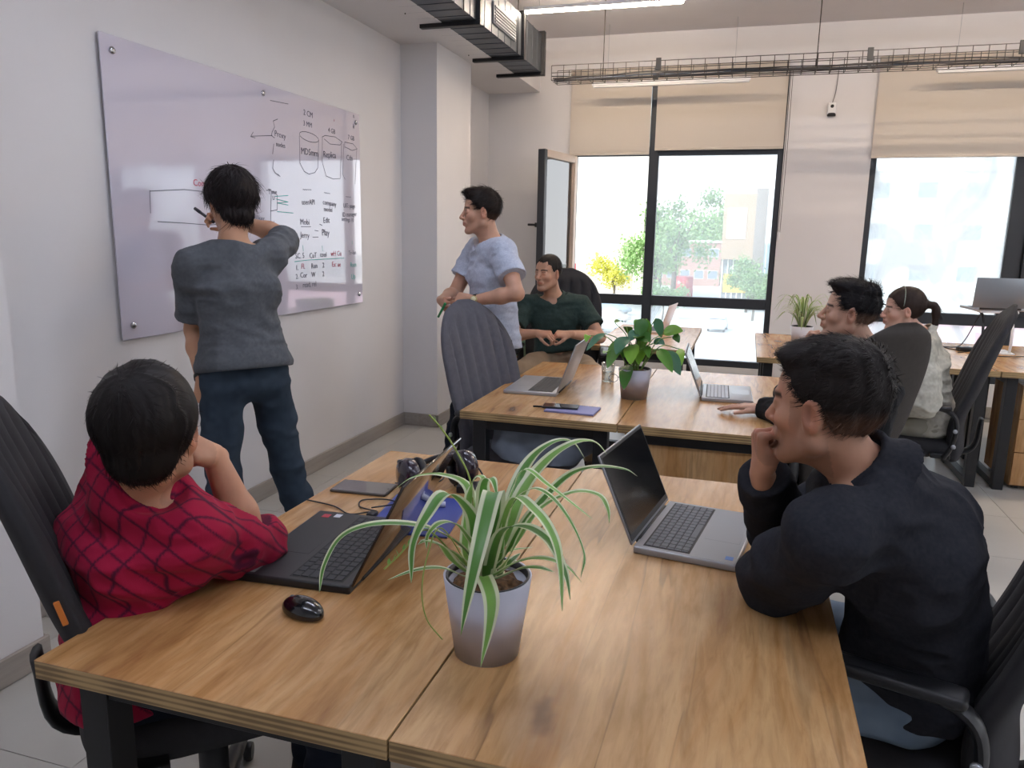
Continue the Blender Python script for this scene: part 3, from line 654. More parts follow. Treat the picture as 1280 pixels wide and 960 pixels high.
def smin(a, b, k):
    if k <= 0: return np.minimum(a, b)
    k = np.float32(k); h = np.maximum(k-np.abs(a-b), 0); return np.minimum(a, b)-h*h*(np.float32(.25)/k)
def smax(a, b, k): return -smin(-a, -b, k)
def half(n, h):
    n = nrm(n)
    return lambda p: p@n-h
class Field:
    """ordered list of operations on a distance field; 'u' unite, 's' cut away, 'g' nested group, 'd' displace"""
    def __init__(self): self.ops = []
    def u(self, f, k=.0): self.ops.append(('u', f, k)); return self
    def s(self, f, k=.0): self.ops.append(('s', f, k)); return self
    def g(self, F, k=.0): self.ops.append(('u', F.ev, k)); return self
    def keep(self, f, k=.0): self.ops.append(('i', f, k)); return self
    def disp(self, f): self.ops.append(('d', f, 0)); return self
    def ev(self, p, cull=None):
        D = None
        for op, f, k in self.ops:
            if op == 'd': D = D+f(p) if cull is None else D; continue
            d = f(p)
            if D is None: D = d
            elif op == 'u': D = smin(D, d, k)
            elif op == 's': D = smax(D, -d, k)
            else: D = smax(D, d, k)
        return D
def polygonise(F, lo, hi, h, margin=.014):
    B = 8; lo = A_(*lo); nb = np.ceil((A_(*hi)-lo)/(h*B)).astype(int); bs = h*B
    ii = np.stack(np.meshgrid(*[np.arange(n) for n in nb], indexing='ij'), -1).reshape(-1, 3)
    C = lo+(ii+.5-.5/B)*bs; prim = [o for o in F.ops]
    nB = len(C); half_d = bs*.87+margin
    D = None; dc = []
    for op, f, k in prim:
        if op == 'd': dc.append(None); continue
        d = f(C); dc.append(d)
        if D is None: D = d
        elif op == 'u': D = smin(D, d, k)
        elif op == 's': D = smax(D, -d, k)
        else: D = smax(D, d, k)
    near = np.where(np.abs(D) < half_d)[0]
    out = np.repeat(D[:, None].astype(np.float32), 1, 1)
    g = (np.stack(np.meshgrid(*[np.arange(B)]*3, indexing='ij'), -1).reshape(-1, 3)-(B-1)/2)*h
    V = np.full((len(near), B**3), 9., np.float32)
    P = (C[near][:, None, :]+g[None]).astype(np.float32)
    for (op, f, k), d0 in zip(prim, dc):
        if op == 'd': V = V+f(P).astype(np.float32); continue
        dn = d0[near]
        if op == 'u': idx = np.where(dn < D[near]*0+half_d*1.6+k)[0]
        elif op == 's': idx = np.where(dn < half_d*1.6+k)[0]
        else: idx = np.arange(len(near))
        if len(idx) == 0: continue
        d = f(P[idx]).astype(np.float32)
        if op == 'u': V[idx] = smin(V[idx], d, k)
        elif op == 's': V[idx] = smax(V[idx], -d, k)
        else: V[idx] = smax(V[idx], d, k)
    full = np.empty((nB, B**3), np.float32); full[:] = out; full[near] = V
    G = full.reshape(*nb, B, B, B).transpose(0, 3, 1, 4, 2, 5).reshape(*(nb*B)); del full, V, P
    n = nb*B; S = G < 0
    a = S[:-1, :-1, :-1]; al = a.copy(); an = a.copy()
    for dx in (0, 1):
        for dy in (0, 1):
            for dz in (0, 1):
                s = S[dx:n[0]-1+dx, dy:n[1]-1+dy, dz:n[2]-1+dz]; al &= s; an |= s
    act = np.argwhere(an & ~al)
    val = {}
    for dx in (0, 1):
        for dy in (0, 1):
            for dz in (0, 1): val[dx, dy, dz] = G[act[:, 0]+dx, act[:, 1]+dy, act[:, 2]+dz]
    acc = np.zeros((len(act), 3)); cnt = np.zeros(len(act))
    for ax in range(3):
        for u in (0, 1):
            for v in (0, 1):
                c0 = [0, 0, 0]; c0[(ax+1) % 3] = u; c0[(ax+2) % 3] = v; c1 = list(c0); c1[ax] = 1
                a_, b_ = val[tuple(c0)], val[tuple(c1)]; m = (a_ < 0) != (b_ < 0)
                t = np.where(m, a_/np.where(m, a_-b_, 1), 0); pt = np.tile(np.array(c0, float), (len(act), 1)); pt[:, ax] = t
                acc[m] += pt[m]; cnt[m] += 1
    verts = lo+(act+acc/np.maximum(cnt, 1)[:, None])*h
    flat = (act[:, 0]*n[1]+act[:, 1])*n[2]+act[:, 2]
    quads = []
    for ax in range(3):
        b1, b2 = (ax+1) % 3, (ax+2) % 3
        m = (act[:, b1] > 0) & (act[:, b2] > 0); c = act[m]; e = np.array([0, 0, 0]); e[ax] = 1
        s0 = S[c[:, 0], c[:, 1], c[:, 2]]; s1 = S[c[:, 0]+e[0], c[:, 1]+e[1], c[:, 2]+e[2]]; ch = s0 != s1; c = c[ch]; s0 = s0[ch]
        ids = []
        for o1, o2 in ((0, 0), (1, 0), (1, 1), (0, 1)):
            q = c.copy(); q[:, b1] -= o1; q[:, b2] -= o2; ids.append(np.searchsorted(flat, (q[:, 0]*n[1]+q[:, 1])*n[2]+q[:, 2]))
        q = np.stack(ids, 1); q[s0] = q[s0]; q[~s0] = q[~s0][:, ::-1]; quads.append(q)
    quads = np.concatenate(quads)
    # one smoothing pass
    for _ in range(1):
        s = np.zeros_like(verts); cn = np.zeros(len(verts))
        for j in range(4):
            np.add.at(s, quads[:, j], verts[quads[:, (j+1) % 4]]+verts[quads[:, (j+3) % 4]]); np.add.at(cn, quads[:, j], 2)
        verts = verts*.55+.45*s/np.maximum(cn, 1)[:, None]
    return verts, quads
def np_mesh(name, verts, quads, mats, parent=None, origin=(0, 0, 0), col=None, fmat=None):
    me = bpy.data.meshes.new(name); nv, nq = len(verts), len(quads)
    me.vertices.add(nv); me.vertices.foreach_set('co', (verts-A_(*origin)).astype(np.float32).ravel())
    me.loops.add(nq*4); me.loops.foreach_set('vertex_index', quads.astype(np.int32).ravel())
    me.polygons.add(nq); me.polygons.foreach_set('loop_start', np.arange(0, nq*4, 4, dtype=np.int32)); me.polygons.foreach_set('loop_total', np.full(nq, 4, np.int32))
    for m in (mats if isinstance(mats, (list, tuple)) else [mats]): me.materials.append(m)
    if fmat is not None: me.polygons.foreach_set('material_index', fmat.astype(np.int32))
    me.update(calc_edges=True); me.polygons.foreach_set('use_smooth', np.ones(nq, bool))
    if col is not None:
        at = me.color_attributes.new('Col', 'FLOAT_COLOR', 'POINT'); at.data.foreach_set('color', np.concatenate([col, np.ones((nv, 1))], 1).astype(np.float32).ravel())
    o = bpy.data.objects.new(name, me); COL.objects.link(o)
    if parent: o.parent = parent
    return o
def attr_mat(name, rough=.5, sub=0, bump=.2, bscale=250, spec=.4, sheen=0, vary=.12, vscale=30):
    m = bpy.data.materials.new(name); m.use_nodes = True; N = m.node_tree.nodes; L = m.node_tree.links; b = N['Principled BSDF']
    a = N.new('ShaderNodeAttribute'); a.attribute_name = 'Col'
    n = N.new('ShaderNodeTexNoise'); n.inputs['Scale'].default_value = vscale; n.inputs['Detail'].default_value = 4; t = N.new('ShaderNodeTexCoord'); L.new(t.outputs['Object'], n.inputs[0])
    r = N.new('ShaderNodeMapRange'); r.inputs['To Min'].default_value = 1-vary; r.inputs['To Max'].default_value = 1+vary; L.new(n.outputs[0], r.inputs[0])
    x = N.new('ShaderNodeVectorMath'); x.operation = 'SCALE'; L.new(a.outputs['Color'], x.inputs[0]); L.new(r.outputs[0], x.inputs['Scale']); L.new(x.outputs[0], b.inputs['Base Color'])
    b.inputs['Roughness'].default_value = rough; b.inputs['Specular IOR Level'].default_value = spec
    if sub: b.inputs['Subsurface Weight'].default_value = sub; b.inputs['Subsurface Radius'].default_value = (1, .35, .2); b.inputs['Subsurface Scale'].default_value = .005
    if sheen: b.inputs['Sheen Weight'].default_value = sheen
    n2 = N.new('ShaderNodeTexNoise'); n2.inputs['Scale'].default_value = bscale; L.new(t.outputs['Object'], n2.inputs[0])
    bp = N.new('ShaderNodeBump'); bp.inputs['Strength'].default_value = bump; bp.inputs['Distance'].default_value = .001; L.new(n2.outputs[0], bp.inputs['Height']); L.new(bp.outputs[0], b.inputs['Normal'])
    return m
m_skin = attr_mat('skin', .48, .12, .25, 420, .4)
m_cloth = attr_mat('woven cloth', .88, 0, .35, 700, .2, sheen=.03, vary=.06, vscale=14)
m_denim = attr_mat('denim', .9, 0, .4, 500, .15, vary=.22, vscale=9)
m_hair = attr_mat('hair', .55, 0, .1, 200, .22, vary=.35, vscale=60)
m_eye = attr_mat('eye', .12, 0, 0, 100, .6, vary=0)
m_knit = attr_mat('sweatshirt cloth', .95, 0, .35, 900, .1, sheen=0, vary=.05)
def rgb(h): return np.array(hexc(h)[:3])

# ---- head in its own frame: +y out of the face, +z up, x to the person's left
def head_field(sc=1.0, fem=False, w=1.0):
    F = Field(); X = w
    F.u(ell((0, -.012, .038), (.074*X, .094, .086)))
    F.u(ell((0, .03, -.03), (.057*X, .060, .080)), .03)
    F.u(ell((0, .045, .045), (.058*X, .043, .048)), .02)
    j = .052 if not fem else .046
    for s in (-1, 1):
        F.u(cone((s*j*X, -.002, -.058), (s*.018, .068, -.100), .021, .017), .025)
        F.u(cone((s*.058*X, .0, .0), (s*j*X, -.002, -.058), .018, .02), .02)
        F.u(ell((s*.040*X, .058, -.022), (.022, .025, .022)), .02)
    F.u(ell((0, .078, -.101), (.018, .016, .016)), .015)
    F.u(cone((-.034, .081, .024), (.034, .081, .024), .0105 if not fem else .008), .012)
    for s in (-1, 1):
        F.s(ell((s*.032, .100, .006), (.017, .016, .012)), .014)
        F.u(ell((s*.032, .077, .005), (.016, .0145, .0135)), .003)
        F.u(cone((s*.019, .088, .0125), (s*.045, .081, .0125), .0045), .005)
        F.u(cone((s*.020, .088, -.003), (s*.043, .082, -.002), .003), .005)
    F.u(cone((0, .085, .018), (0, .112, -.026), .0075, .0105), .010)
    F.u(ell((0, .111, -.030), (.0115, .011, .0095)), .006)
    for s in (-1, 1):
        F.u(ell((s*.0125, .099, -.033), (.0075, .010, .007)), .005)
    F.u(cone((0, .096, -.036), (0, .088, -.052), .010, .009), .008)
    F.u(ell((0, .086, -.060), (.026, .014, .017)), .012)
    for s in (-1, 1):
        F.u(cone((s*.022, .084, -.0585), (s*.005, .0985, -.0555), .0035, .0055), .005)
        F.u(cone((s*.019, .085, -.064), (0, .0965, -.0665), .0035, .0065), .005)
    F.s(cone((-.022, .094, -.0605), (.022, .094, -.0605), .0018), .004)
    for s in (-1, 1):   # ears
        R = np.array(Euler((rad(-12), rad(0), s*rad(-22))).to_matrix())
        F.u(ell((s*.0785*X, -.006, -.004), (.0085, .019, .033), R), .006)
        F.u(ell((s*.074*X, .002, -.022), (.008, .010, .016), R), .006)
        F.s(ell((s*.0885*X, -.002, .001), (.0085, .0118, .0205), R), .003)
        F.u(ell((s*.081*X, .008, -.006), (.005, .004, .007), R), .004)
    return F
def head_col(q, skin, stubble=0., lip=None, brow='#241a16', strength=1.0):
    """albedo in head space: lips, brows, stubble shadow, ruddier nose and ears, painted shade in the ear hollow"""
    x, y, z = q[:, 0], q[:, 1], q[:, 2]; c = np.tile(skin, (len(q), 1)); ax = np.abs(x)
    def blend(w, col):
        nonlocal c
        w = np.clip(w, 0, 1)[:, None]; c = c*(1-w)+np.asarray(col)*w
    red = skin*np.array([1.0, .72, .66])
    blend(.55*np.exp(-((x/.016)**2+((y-.108)/.016)**2+((z+.03)/.014)**2)), red)
    blend(.4*np.exp(-((ax-.045)/.02)**2-((z+.03)/.02)**2)*(y > .03), red)
    blend(.6*((ax > .078) & (z > -.045) & (z < .04) & (y < .03)), red)
    blend(.6*np.exp(-((y+.001)/.009)**2-((z-.001)/.015)**2)*(ax > .074), skin*np.array([.5, .33, .28]))  # shade of the ear hollow painted into the skin colour
    if stubble:
        m = np.clip((-.022-z+.25*(.06-y).clip(0, .1)*-1)/.02, 0, 1)*(y > -.03)*np.clip((z+.15)/.03, 0, 1)
        m = m*(1-np.exp(-((z+.03)/.012)**2)*0)
        m2 = ((ax > .045) & (z < .02) & (z > -.09) & (y > -.005) & (y < .045))*.8
        blend(stubble*np.maximum(m, m2), skin*np.array([.38, .38, .42]))
    lc = rgb(lip) if lip else skin*np.array([.78, .5, .48])
    blend(.85*((np.abs(z+.0605) < .0105-ax*.28) & (ax < .025) & (y > .082)), lc)
    bz = .0265-((ax-.03)/.022)**2*.004
    blend(strength*.92*np.exp(-((z-bz)/.0056)**4)*((ax > .011) & (ax < .050) & (y > .06)), rgb(brow))
    # lash line
    blend(.75*np.exp(-((z-.0115)/.0032)**2)*((ax > .019) & (ax < .045) & (y > .075)), rgb('#1c1412'))
    blend(.25*np.exp(-((z-.004)/.012)**2-((ax-.03)/.016)**2)*(y > .06), skin*np.array([.6, .5, .5]))
    return c
def hand_field(wr, fwd, back, side, curls, thumb=(25, 20, 20), spread=4, sc=1.0, wrist_r=.026, thumb_dir=None):
    """wr wrist point, fwd towards the knuckles, back = outward normal of the back of the hand, side=+1 thumb on fwd x back"""
    f = nrm(fwd); b = nrm(A_(*back)-A_(*back)@f*f); t = np.cross(f, b)*side; wr = A_(*wr); F = Field(); S = sc
    P = lambda x, y, z: wr+(f*x+t*y+b*z)*S
    F.u(cone(P(-.02, 0, 0), P(.015, 0, 0), wrist_r*.92*S, wrist_r*.88*S))
    kn = [(.090, .030), (.094, .0095), (.089, -.011), (.079, -.030)]
    for i, (kx, ky) in enumerate(kn):
        F.u(cone(P(.012, ky*.55, 0), P(kx, ky, .002), .0145*S, .0112*S), .012)
    F.u(cone(P(.02, .018, -.010), P(.055, .028, -.008), .015*S, .012*S), .012)
    F.u(cone(P(.02, -.018, -.008), P(.06, -.024, -.007), .014*S, .011*S), .012)
    L = [(.043, .026, .021), (.048, .030, .022), (.044, .028, .021), (.034, .021, .019)]
    rr = [.0092, .0094, .0089, .0080]
    H = []
    for i in range(4):
        x, y = kn[i]; p = np.array([x, y, .001]); ang = 0; sp = rad(spread*(1.5-i)); c = curls[i] if isinstance(curls[0], (tuple, list)) else curls
        r = rr[i]
        for j in range(3):
            ang += rad(c[j]); d = np.array([math.cos(ang)*math.cos(sp), math.cos(ang)*math.sin(sp), -math.sin(ang)])
            q = p+d*L[i][j]; F.u(cone(P(*p), P(*q), r*S, (r-.0008)*S), .0035 if j else .005); F.u(ell(P(*p), (r*S*1.07,)*3), .003); p = q; r -= .0008
    tb = np.array([.018, .020, -.006]); ty, tz, tx = 50, -28, 0
    d0 = nrm(A_(*thumb_dir)) if thumb_dir is not None else nrm(A_(.72, .62, -.35))
    ax = nrm(np.cross(d0, A_(.3, -.9, -.35))); p = tb; r = .0135; ang = 0
    for j, (l, a) in enumerate(zip((.044, .034, .028), thumb)):
        ang = rad(a) if j == 0 else ang+rad(a)
        d = d0*math.cos(ang-rad(thumb[0]))+np.cross(ax, d0)*math.sin(ang-rad(thumb[0]))
        q = p+d*l; F.u(cone(P(*p), P(*q), r*S, (r-.0022)*S), .008 if j == 0 else .004); p = q; r -= .0018
    return F
REST = [(22, 35, 20), (26, 38, 22), (30, 42, 24), (34, 45, 26)]
FLAT = [(6, 8, 5), (5, 8, 5), (6, 10, 6), (8, 12, 8)]
FIST = [(70, 85, 50), (72, 90, 55), (76, 92, 55), (80, 92, 55)]
LOOSE = [(45, 60, 35), (50, 66, 38), (55, 70, 40), (60, 74, 42)]
def frame(fwd, up=(0, 0, 1)):
    """columns: person's left, forward, up"""
    f = nrm(fwd); u = nrm(A_(*up)-A_(*up)@f*f); x = -np.cross(f, u)
    return np.stack([x, f, u], 1)        # world = c + R @ local ; x = up x fwd = left
def in_frame(F, c, R, sc=1.0):
    c = A_(*c).astype(np.float32); R = np.asarray(R, np.float32); sc = np.float32(sc); return lambda p: F.ev(((p-c)@R)/sc)*sc
def wrinkle(amp, sx=(9, 9, 22), R=None, sharp=1.0, off=0):
    sx = A_(*sx)
    sx = sx.astype(np.float32); w3 = np.float32([1, .7, .4])
    def f(p):
        w = vnoise(p*sx*.35+7.3+off)*2.2
        n = vnoise(p*sx+w[..., None]*w3+off); r = 1-np.abs(2*n-1)*1.6
        return -amp*r*sharp
    return f
def hair_strands(verts, quads, n, length, width, flow, lift, seed=0, droop=0.):
    """short tapered ribbons lying on the hair cap; flow(p) gives the combing direction"""
    rnd = np.random.RandomState(seed)
    a, b, c = verts[quads[:, 0]], verts[quads[:, 1]], verts[quads[:, 2]]; N = np.cross(b-a, c-a); N /= np.linalg.norm(N, axis=1)[:, None]+1e-9
    ctr = verts.mean(0); rd = a-ctr; rd /= np.linalg.norm(rd, axis=1)[:, None]; ok = np.where((N*rd).sum(1) > .72)[0]
    i = rnd.choice(ok, n); w = rnd.rand(n, 2); p = a[i]+(b[i]-a[i])*w[:, :1]+(c[i]-a[i])*w[:, 1:]; nn = N[i]
    V = []; d = flow(p)+rnd.randn(n, 3)*.22; d -= (d*nn).sum(1)[:, None]*nn; d /= np.linalg.norm(d, axis=1)[:, None]+1e-9
    s = np.cross(nn, d); L = length*(.6+.8*rnd.rand(n))[:, None]; lf = lift*(.3+1.2*rnd.rand(n))[:, None]
    Q = []
    K = 4
    for k in range(K):
        t = k/(K-1); cpos = p-nn*.002+d*L*t+nn*lf*(t*(2.2-1.2*t))-nn*L*L*6*t*t*.8+A_(0, 0, -droop)*t*t
        wd = width*(1-t)**.7*.5+.0001
        V.append(cpos-s*wd); V.append(cpos+s*wd)
    V = np.stack(V, 1).reshape(-1, 3); base = np.arange(n)*2*K
    for k in range(K-1): Q.append(np.stack([base+2*k, base+2*k+1, base+2*k+3, base+2*k+2], 1))
    return V, np.concatenate(Q)

def make_person(o):
    """o: dict of joints (world metres) and options; builds root > body, eyes, hair, shirt, trousers, shoes"""
    J = {k: A_(*v)+A_(*o.get('shift', (0, 0, 0))) for k, v in o['J'].items()}
    if 'spine' in o and 'shift' in o: o['spine'] = [A_(*q)+A_(*o['shift']) for q in o['spine']]
    if 'shift' in o and 'hem' in o['shirt']: o['shirt']['hem'] = A_(*o['shirt']['hem'])+A_(*o['shift'])
    root = empty('person', o['root']); tag(root, o['label'], 'person'); org = o['root']
    skin = rgb(o.get('skin', '#b98a6c')); h = o.get('h', .0048); hs = o.get('hs', .97)
    Rh = frame(o['face'], o.get('head_up', (0, 0, 1))); hc = J['head']
    # ------------ body
    F = Field()
    lat = J['shL']-J['shR']; plat = J['hipL']-J['hipR']
    pel = (J['hipL']+J['hipR'])/2; nk = J['neck']; shm = (J['shL']+J['shR'])/2
    spine = o.get('spine'); spts = [A_(*p) for p in spine] if spine else [pel+(nk-pel)*.33, pel+(nk-pel)*.66]
    tw = o.get('tw', 1.0)
    chest_c = spts[1]*.45+shm*.55
    tpts = [pel, spts[0], spts[1], shm+(nk-shm)*.15]
    tl = [plat, plat*.6+lat*.4, lat, lat]
    tr = [(.150*tw, .105*tw), (.135*tw, .098*tw), (.152*tw, .108*tw), (.118*tw, .078*tw)]
    body_r = [(a-.012, b_-.012) for a, b_ in tr]
    F.u(loft(tpts, tl, body_r))
    F.u(cone(nk-nrm(nk-shm+A_(0, 0, .0001))*.0-A_(0, 0, .05), nk, .06*tw, .052), .03)
    hb = hc+Rh@A_(0, -.022, -.055)*hs
    F.u(cone(nk-A_(0, 0, .03), hb, o.get('neck_r', .054), o.get('neck_r', .054)*.98), .025)
    hj = hc+Rh@A_(0, .018, -.075)*hs; F.u(cone(nk+(hj-nk)*.25, hj, .043, .040), .02)
    for s in 'LR':
        sh, el, wr = J['sh'+s], J['el'+s], J['wr'+s]
        F.u(cone(nk-A_(0, 0, .045), sh+A_(0, 0, .0), .045, .045), .04)
        F.u(cone(sh, sh+(el-sh)*.5, .048*tw, .046*tw), .03); F.u(cone(sh+(el-sh)*.5, el, .046*tw, .038), .02)
        F.u(cone(el, el+(wr-el)*.35, .038, .040), .015); F.u(cone(el+(wr-el)*.35, wr, .040, .0255), .02)
    HF = head_field(fem=o.get('fem', False), w=o.get('hw', 1.0)); F.u(in_frame(HF, hc, Rh, hs), .012)
    hsc = o.get('hand_s', .95)
    for s in 'LR':
        hd = o['hand'+s]; hf = hand_field(J['wr'+s], hd['fwd'], hd['back'], hd.get('side', 1 if s == 'R' else -1), hd.get('curl', REST), hd.get('thumb', (25, 20, 20)), hd.get('spread', 4), hsc, thumb_dir=hd.get('tdir'))
        F.g(hf, .003)
    allp = np.array(list(J.values())+spts); lo = allp.min(0)-.24; hi = allp.max(0)+.24
    if 'knL' in J:
        up = [J[k] for k in J if k[:2] not in ('kn', 'an')]; lo = np.min(up+spts, 0)-.22; hi = np.max(up+spts, 0)+.22
    V, Q = polygonise(F, lo, hi, h)
    q = ((V-hc)@Rh)/hs; inhead = (q[:, 2] > -.13) & (np.linalg.norm(q, axis=1) < .17)
    col = np.tile(skin, (len(V), 1)); col[inhead] = head_col(q[inhead], skin, o.get('stubble', .3), o.get('lip'), o.get('brow', '#241a16'))
    for s in 'LR':   # knuckles and finger tips a little ruddier
        d = np.linalg.norm(V-(J['wr'+s]+nrm(o['hand'+s]['fwd'])*.11), axis=1); w = (.28*np.exp(-(d/.05)**2))[:, None]; col = col*(1-w)+w*skin*np.array([1.02, .76, .7])
    np_mesh('body', V, Q, m_skin, root, col=col).location = (0, 0, 0)
    # ------------ eyes
    for s in (-1, 1):
        b = new(); bmesh.ops.create_uvsphere(b, u_segments=24, v_segments=16, radius=.0126*hs)
        me = bpy.data.meshes.new('eye'); b.to_mesh(me); b.free(); me.materials.append(m_eye)
        co = np.array([v.co[:] for v in me.vertices]); gz = nrm(A_(*o.get('gaze', (0, 1, 0)))); d = np.arccos(np.clip(co@gz/(.0126*hs), -1, 1))
        cc = np.where((d < .48)[:, None], rgb(o.get('iris', '#2b1a12')), rgb('#cfc8c2')); cc = np.where((d < .2)[:, None], rgb('#050404'), cc)
        at = me.color_attributes.new('Col', 'FLOAT_COLOR', 'POINT'); at.data.foreach_set('color', np.concatenate([cc, np.ones((len(cc), 1))], 1).astype(np.float32).ravel())
        for p in me.polygons: p.use_smooth = True
        e = bpy.data.objects.new('eye', me); COL.objects.link(e); e.parent = root
        c = hc+Rh@A_(s*.032, .0828, .0045)*hs; e.matrix_local = Matrix.Translation(Vector(c)) @ Matrix(Rh.tolist()).to_4x4()
    # ------------ hair
    hd = o['hair']; HFld = Field(); tk = hd.get('t', .012)
    X = o.get('hw', 1.0)
    HFld.u(ell((0, -.014, .040), (.074*X+tk*hd.get('side', .8), .094+tk, .086+tk)))
    for e_ in hd.get('extra', []): HFld.u(ell(*e_[:2]), e_[2] if len(e_) > 2 else .02)
    n1 = nrm(A_(0, .74, -.67))
    HFld.keep(lambda p: p@n1-hd.get('line', .013)-hd.get('line_amp', .004)*(vnoise(p*A_(60, 20, 20)+3)-.5)*2, hd.get('kl', .006))
    if 'nape' in hd: HFld.keep(lambda p: -(p[..., 2]-hd['nape']), .006)
    for s in (-1, 1): HFld.s(ell((s*.082*X, .002, -.012), (.022, .022, .034)), .006)
    for e_ in hd.get('late', []): HFld.u(ell(*e_[:2]), e_[2] if len(e_) > 2 else .02)
    cr = A_(*hd.get('crown', (0, -.05, .11))); amp = hd.get('amp', .003)
    def strand(p):
        qv = p-cr; a = np.arctan2(qv[..., 0], qv[..., 1]+1e-6); w = vnoise(p*30)*2
        return -amp*(vnoise(np.stack([a*9+w, np.linalg.norm(qv, axis=-1)*14, a*0+hd.get('seed', 1)], -1))-.5)*2-amp*.8*(vnoise(p*hd.get('cl', 55))-.5)
    HFld.disp(strand)
    W_ = Field(); W_.u(in_frame_raw(HFld, hc, Rh, hs))
    V, Q = polygonise(W_, hc-.2, hc+.2, o.get('hh', .0045), .015)
    hcol = rgb(hd.get('col', '#1c1513')); root_col = rgb(hd.get('fade', hd.get('col', '#1c1513')))
    def hair_color(V):
        q = ((V-hc)@Rh)/hs; f = np.clip((hd.get('fade_z', -.02)-q[:, 2])/.035+.5, 0, 1)[:, None]*hd.get('fade_amt', .0)
        return (hcol*(1-f)+skin*.45*f)
    def flow(p):
        q = ((p-hc)@Rh)/hs-cr; d = q.copy(); d = d/(np.linalg.norm(d, axis=1)[:, None]+1e-6)+A_(*hd.get('comb', (0, 0, 0))); return d@Rh.T
    SV, SQ = hair_strands(V, Q, hd.get('n', 2600), hd.get('len', .03), hd.get('wid', .0016), flow, hd.get('lift', .004), seed=hd.get('seed', 1), droop=hd.get('droop', 0))
    q = ((SV-hc)@Rh)/hs
    SC_ = hair_color(SV)*np.repeat(.6+1.1*np.random.RandomState(3).rand(len(SV)//8), 8)[:, None]
    VV = np.concatenate([V, SV]); QQ = np.concatenate([Q, SQ+len(V)]); ho = np_mesh('hair', VV, QQ, m_hair, root, col=np.concatenate([hair_color(V), SC_]))
    # ------------ shirt
    sh = o['shirt']; off = sh.get('off', .010); F = Field()
    hem = A_(*sh['hem']) if 'hem' in sh else pel
    hemr = sh.get('hemr', (.158*tw+off, .115*tw+off))
    F.u(loft([hem, spts[0], spts[1], shm+(nk-shm)*.15], tl, [hemr]+[(a+off, b_+off) for a, b_ in tr[1:]]))
    F.u(cone(nk-A_(0, 0, .045), nk-A_(0, 0, .02), .056+off*.6, .050+off*.5), .03)
    for s in 'LR':
        a, el, wr = J['sh'+s], J['el'+s], J['wr'+s]; L = sh['sleeve'] if not isinstance(sh['sleeve'], dict) else sh['sleeve'][s]
        F.u(cone(nk-A_(0, 0, .042), a, .048+off*.8, .050+off*.8), .06)
        ro = off*sh.get('loose', 1.3)
        if L <= 1: F.u(cone(a, a+(el-a)*L, .052*tw+off*.8, .047*tw+ro*1.1), .03)
        else:
            F.u(cone(a, a+(el-a)*.6, .050*tw+off*.8, .047*tw+ro*.9), .05); F.u(cone(a+(el-a)*.6, el, .047*tw+ro, .042+ro), .02)
            e2 = el+(wr-el)*(L-1); r2 = (.0385+(.0265-.0385)*max(0, L-1.3)/.7)+ro*.8; F.u(cone(el, e2, .043+ro, r2), .012)
    F.disp(wrinkle(sh.get('wr', .006), sh.get('ws', (10, 10, 17)), None, 1.0, sh.get('seed', 0)))
    F.disp(wrinkle(sh.get('wr', .006)*.55, tuple(v*2.1 for v in sh.get('ws', (10, 10, 17))), None, 1.0, 40+sh.get('seed', 0)))
    for p in sh.get('folds', []): F.disp(fold(*p))
    # flat openings: hem, cuffs and neck
    up = nrm(spts[0]-hem); F.keep(lambda p: -((p-hem)@up)-sh.get('hem_drop', .02), .004)
    for s in 'LR':
        a, el, wr = J['sh'+s], J['el'+s], J['wr'+s]; L = sh['sleeve'] if not isinstance(sh['sleeve'], dict) else sh['sleeve'][s]
        if L <= 1: c = a+(el-a)*L; d = nrm(el-a)
        else: c = el+(wr-el)*(L-1); d = nrm(wr-el)
        F.s(lambda p, c=c, d=d: np.maximum(-(p-c)@d, np.linalg.norm(p-c-d*.04, axis=-1)-.085), .004)
        if L > 1.0 and sh.get('cuff', True):
            F.u(loft([c-d*.055*sh.get('cuffw', 1), c-d*.004], [np.cross(d, A_(.1, .2, 1))]*2, [(r2+.004, r2+.004)]*2), .003) if False else F.u(cuff(c, d, (.0265 if L > 1.6 else .041)+ro*.8+.003, .045*sh.get('cuffw', 1)), .004)
    nd = nrm(hb-nk); cc = nk+nd*sh.get('neck_cut', .012)+A_(0, 0, 0)
    F.s(lambda p: np.maximum(-(p-cc)@nd, np.linalg.norm(p-cc-nd*.05, axis=-1)-.10), .008)
    fx = nrm(np.cross(lat, A_(0, 0, 1)))*1.0; front = nrm(np.cross(A_(0, 0, 1), -lat)) if False else nrm(np.cross(lat, nk-spts[1]))
    if sh.get('vneck'):
        vc = nk+front*.085-A_(0, 0, .0); F.s(ell(vc, (.03, .03, sh['vneck'])), .008)
    if sh.get('collar'): F.u(collar(nk, nd, front, sh['collar'], lat), .002)
    lo2 = np.min([v for k, v in J.items() if k[:2] not in ('kn', 'an')]+[hem]+spts, 0)-.2; hi2 = np.max([J['shL'], J['shR'], J['elL'], J['elR'], J['wrL'], J['wrR'], nk, hem+A_(0, 0, 0)]+spts, 0)+.2
    V, Q = polygonise(F, lo2, hi2, sh.get('h', .0062))
    col = sh['col'](V, J, front) if callable(sh['col']) else np.tile(rgb(sh['col']), (len(V), 1))
    so = np_mesh(sh.get('name', 'shirt'), V, Q, sh.get('mat', m_cloth), root, col=col)
    # ------------ trousers
    tr_ = o.get('trousers')
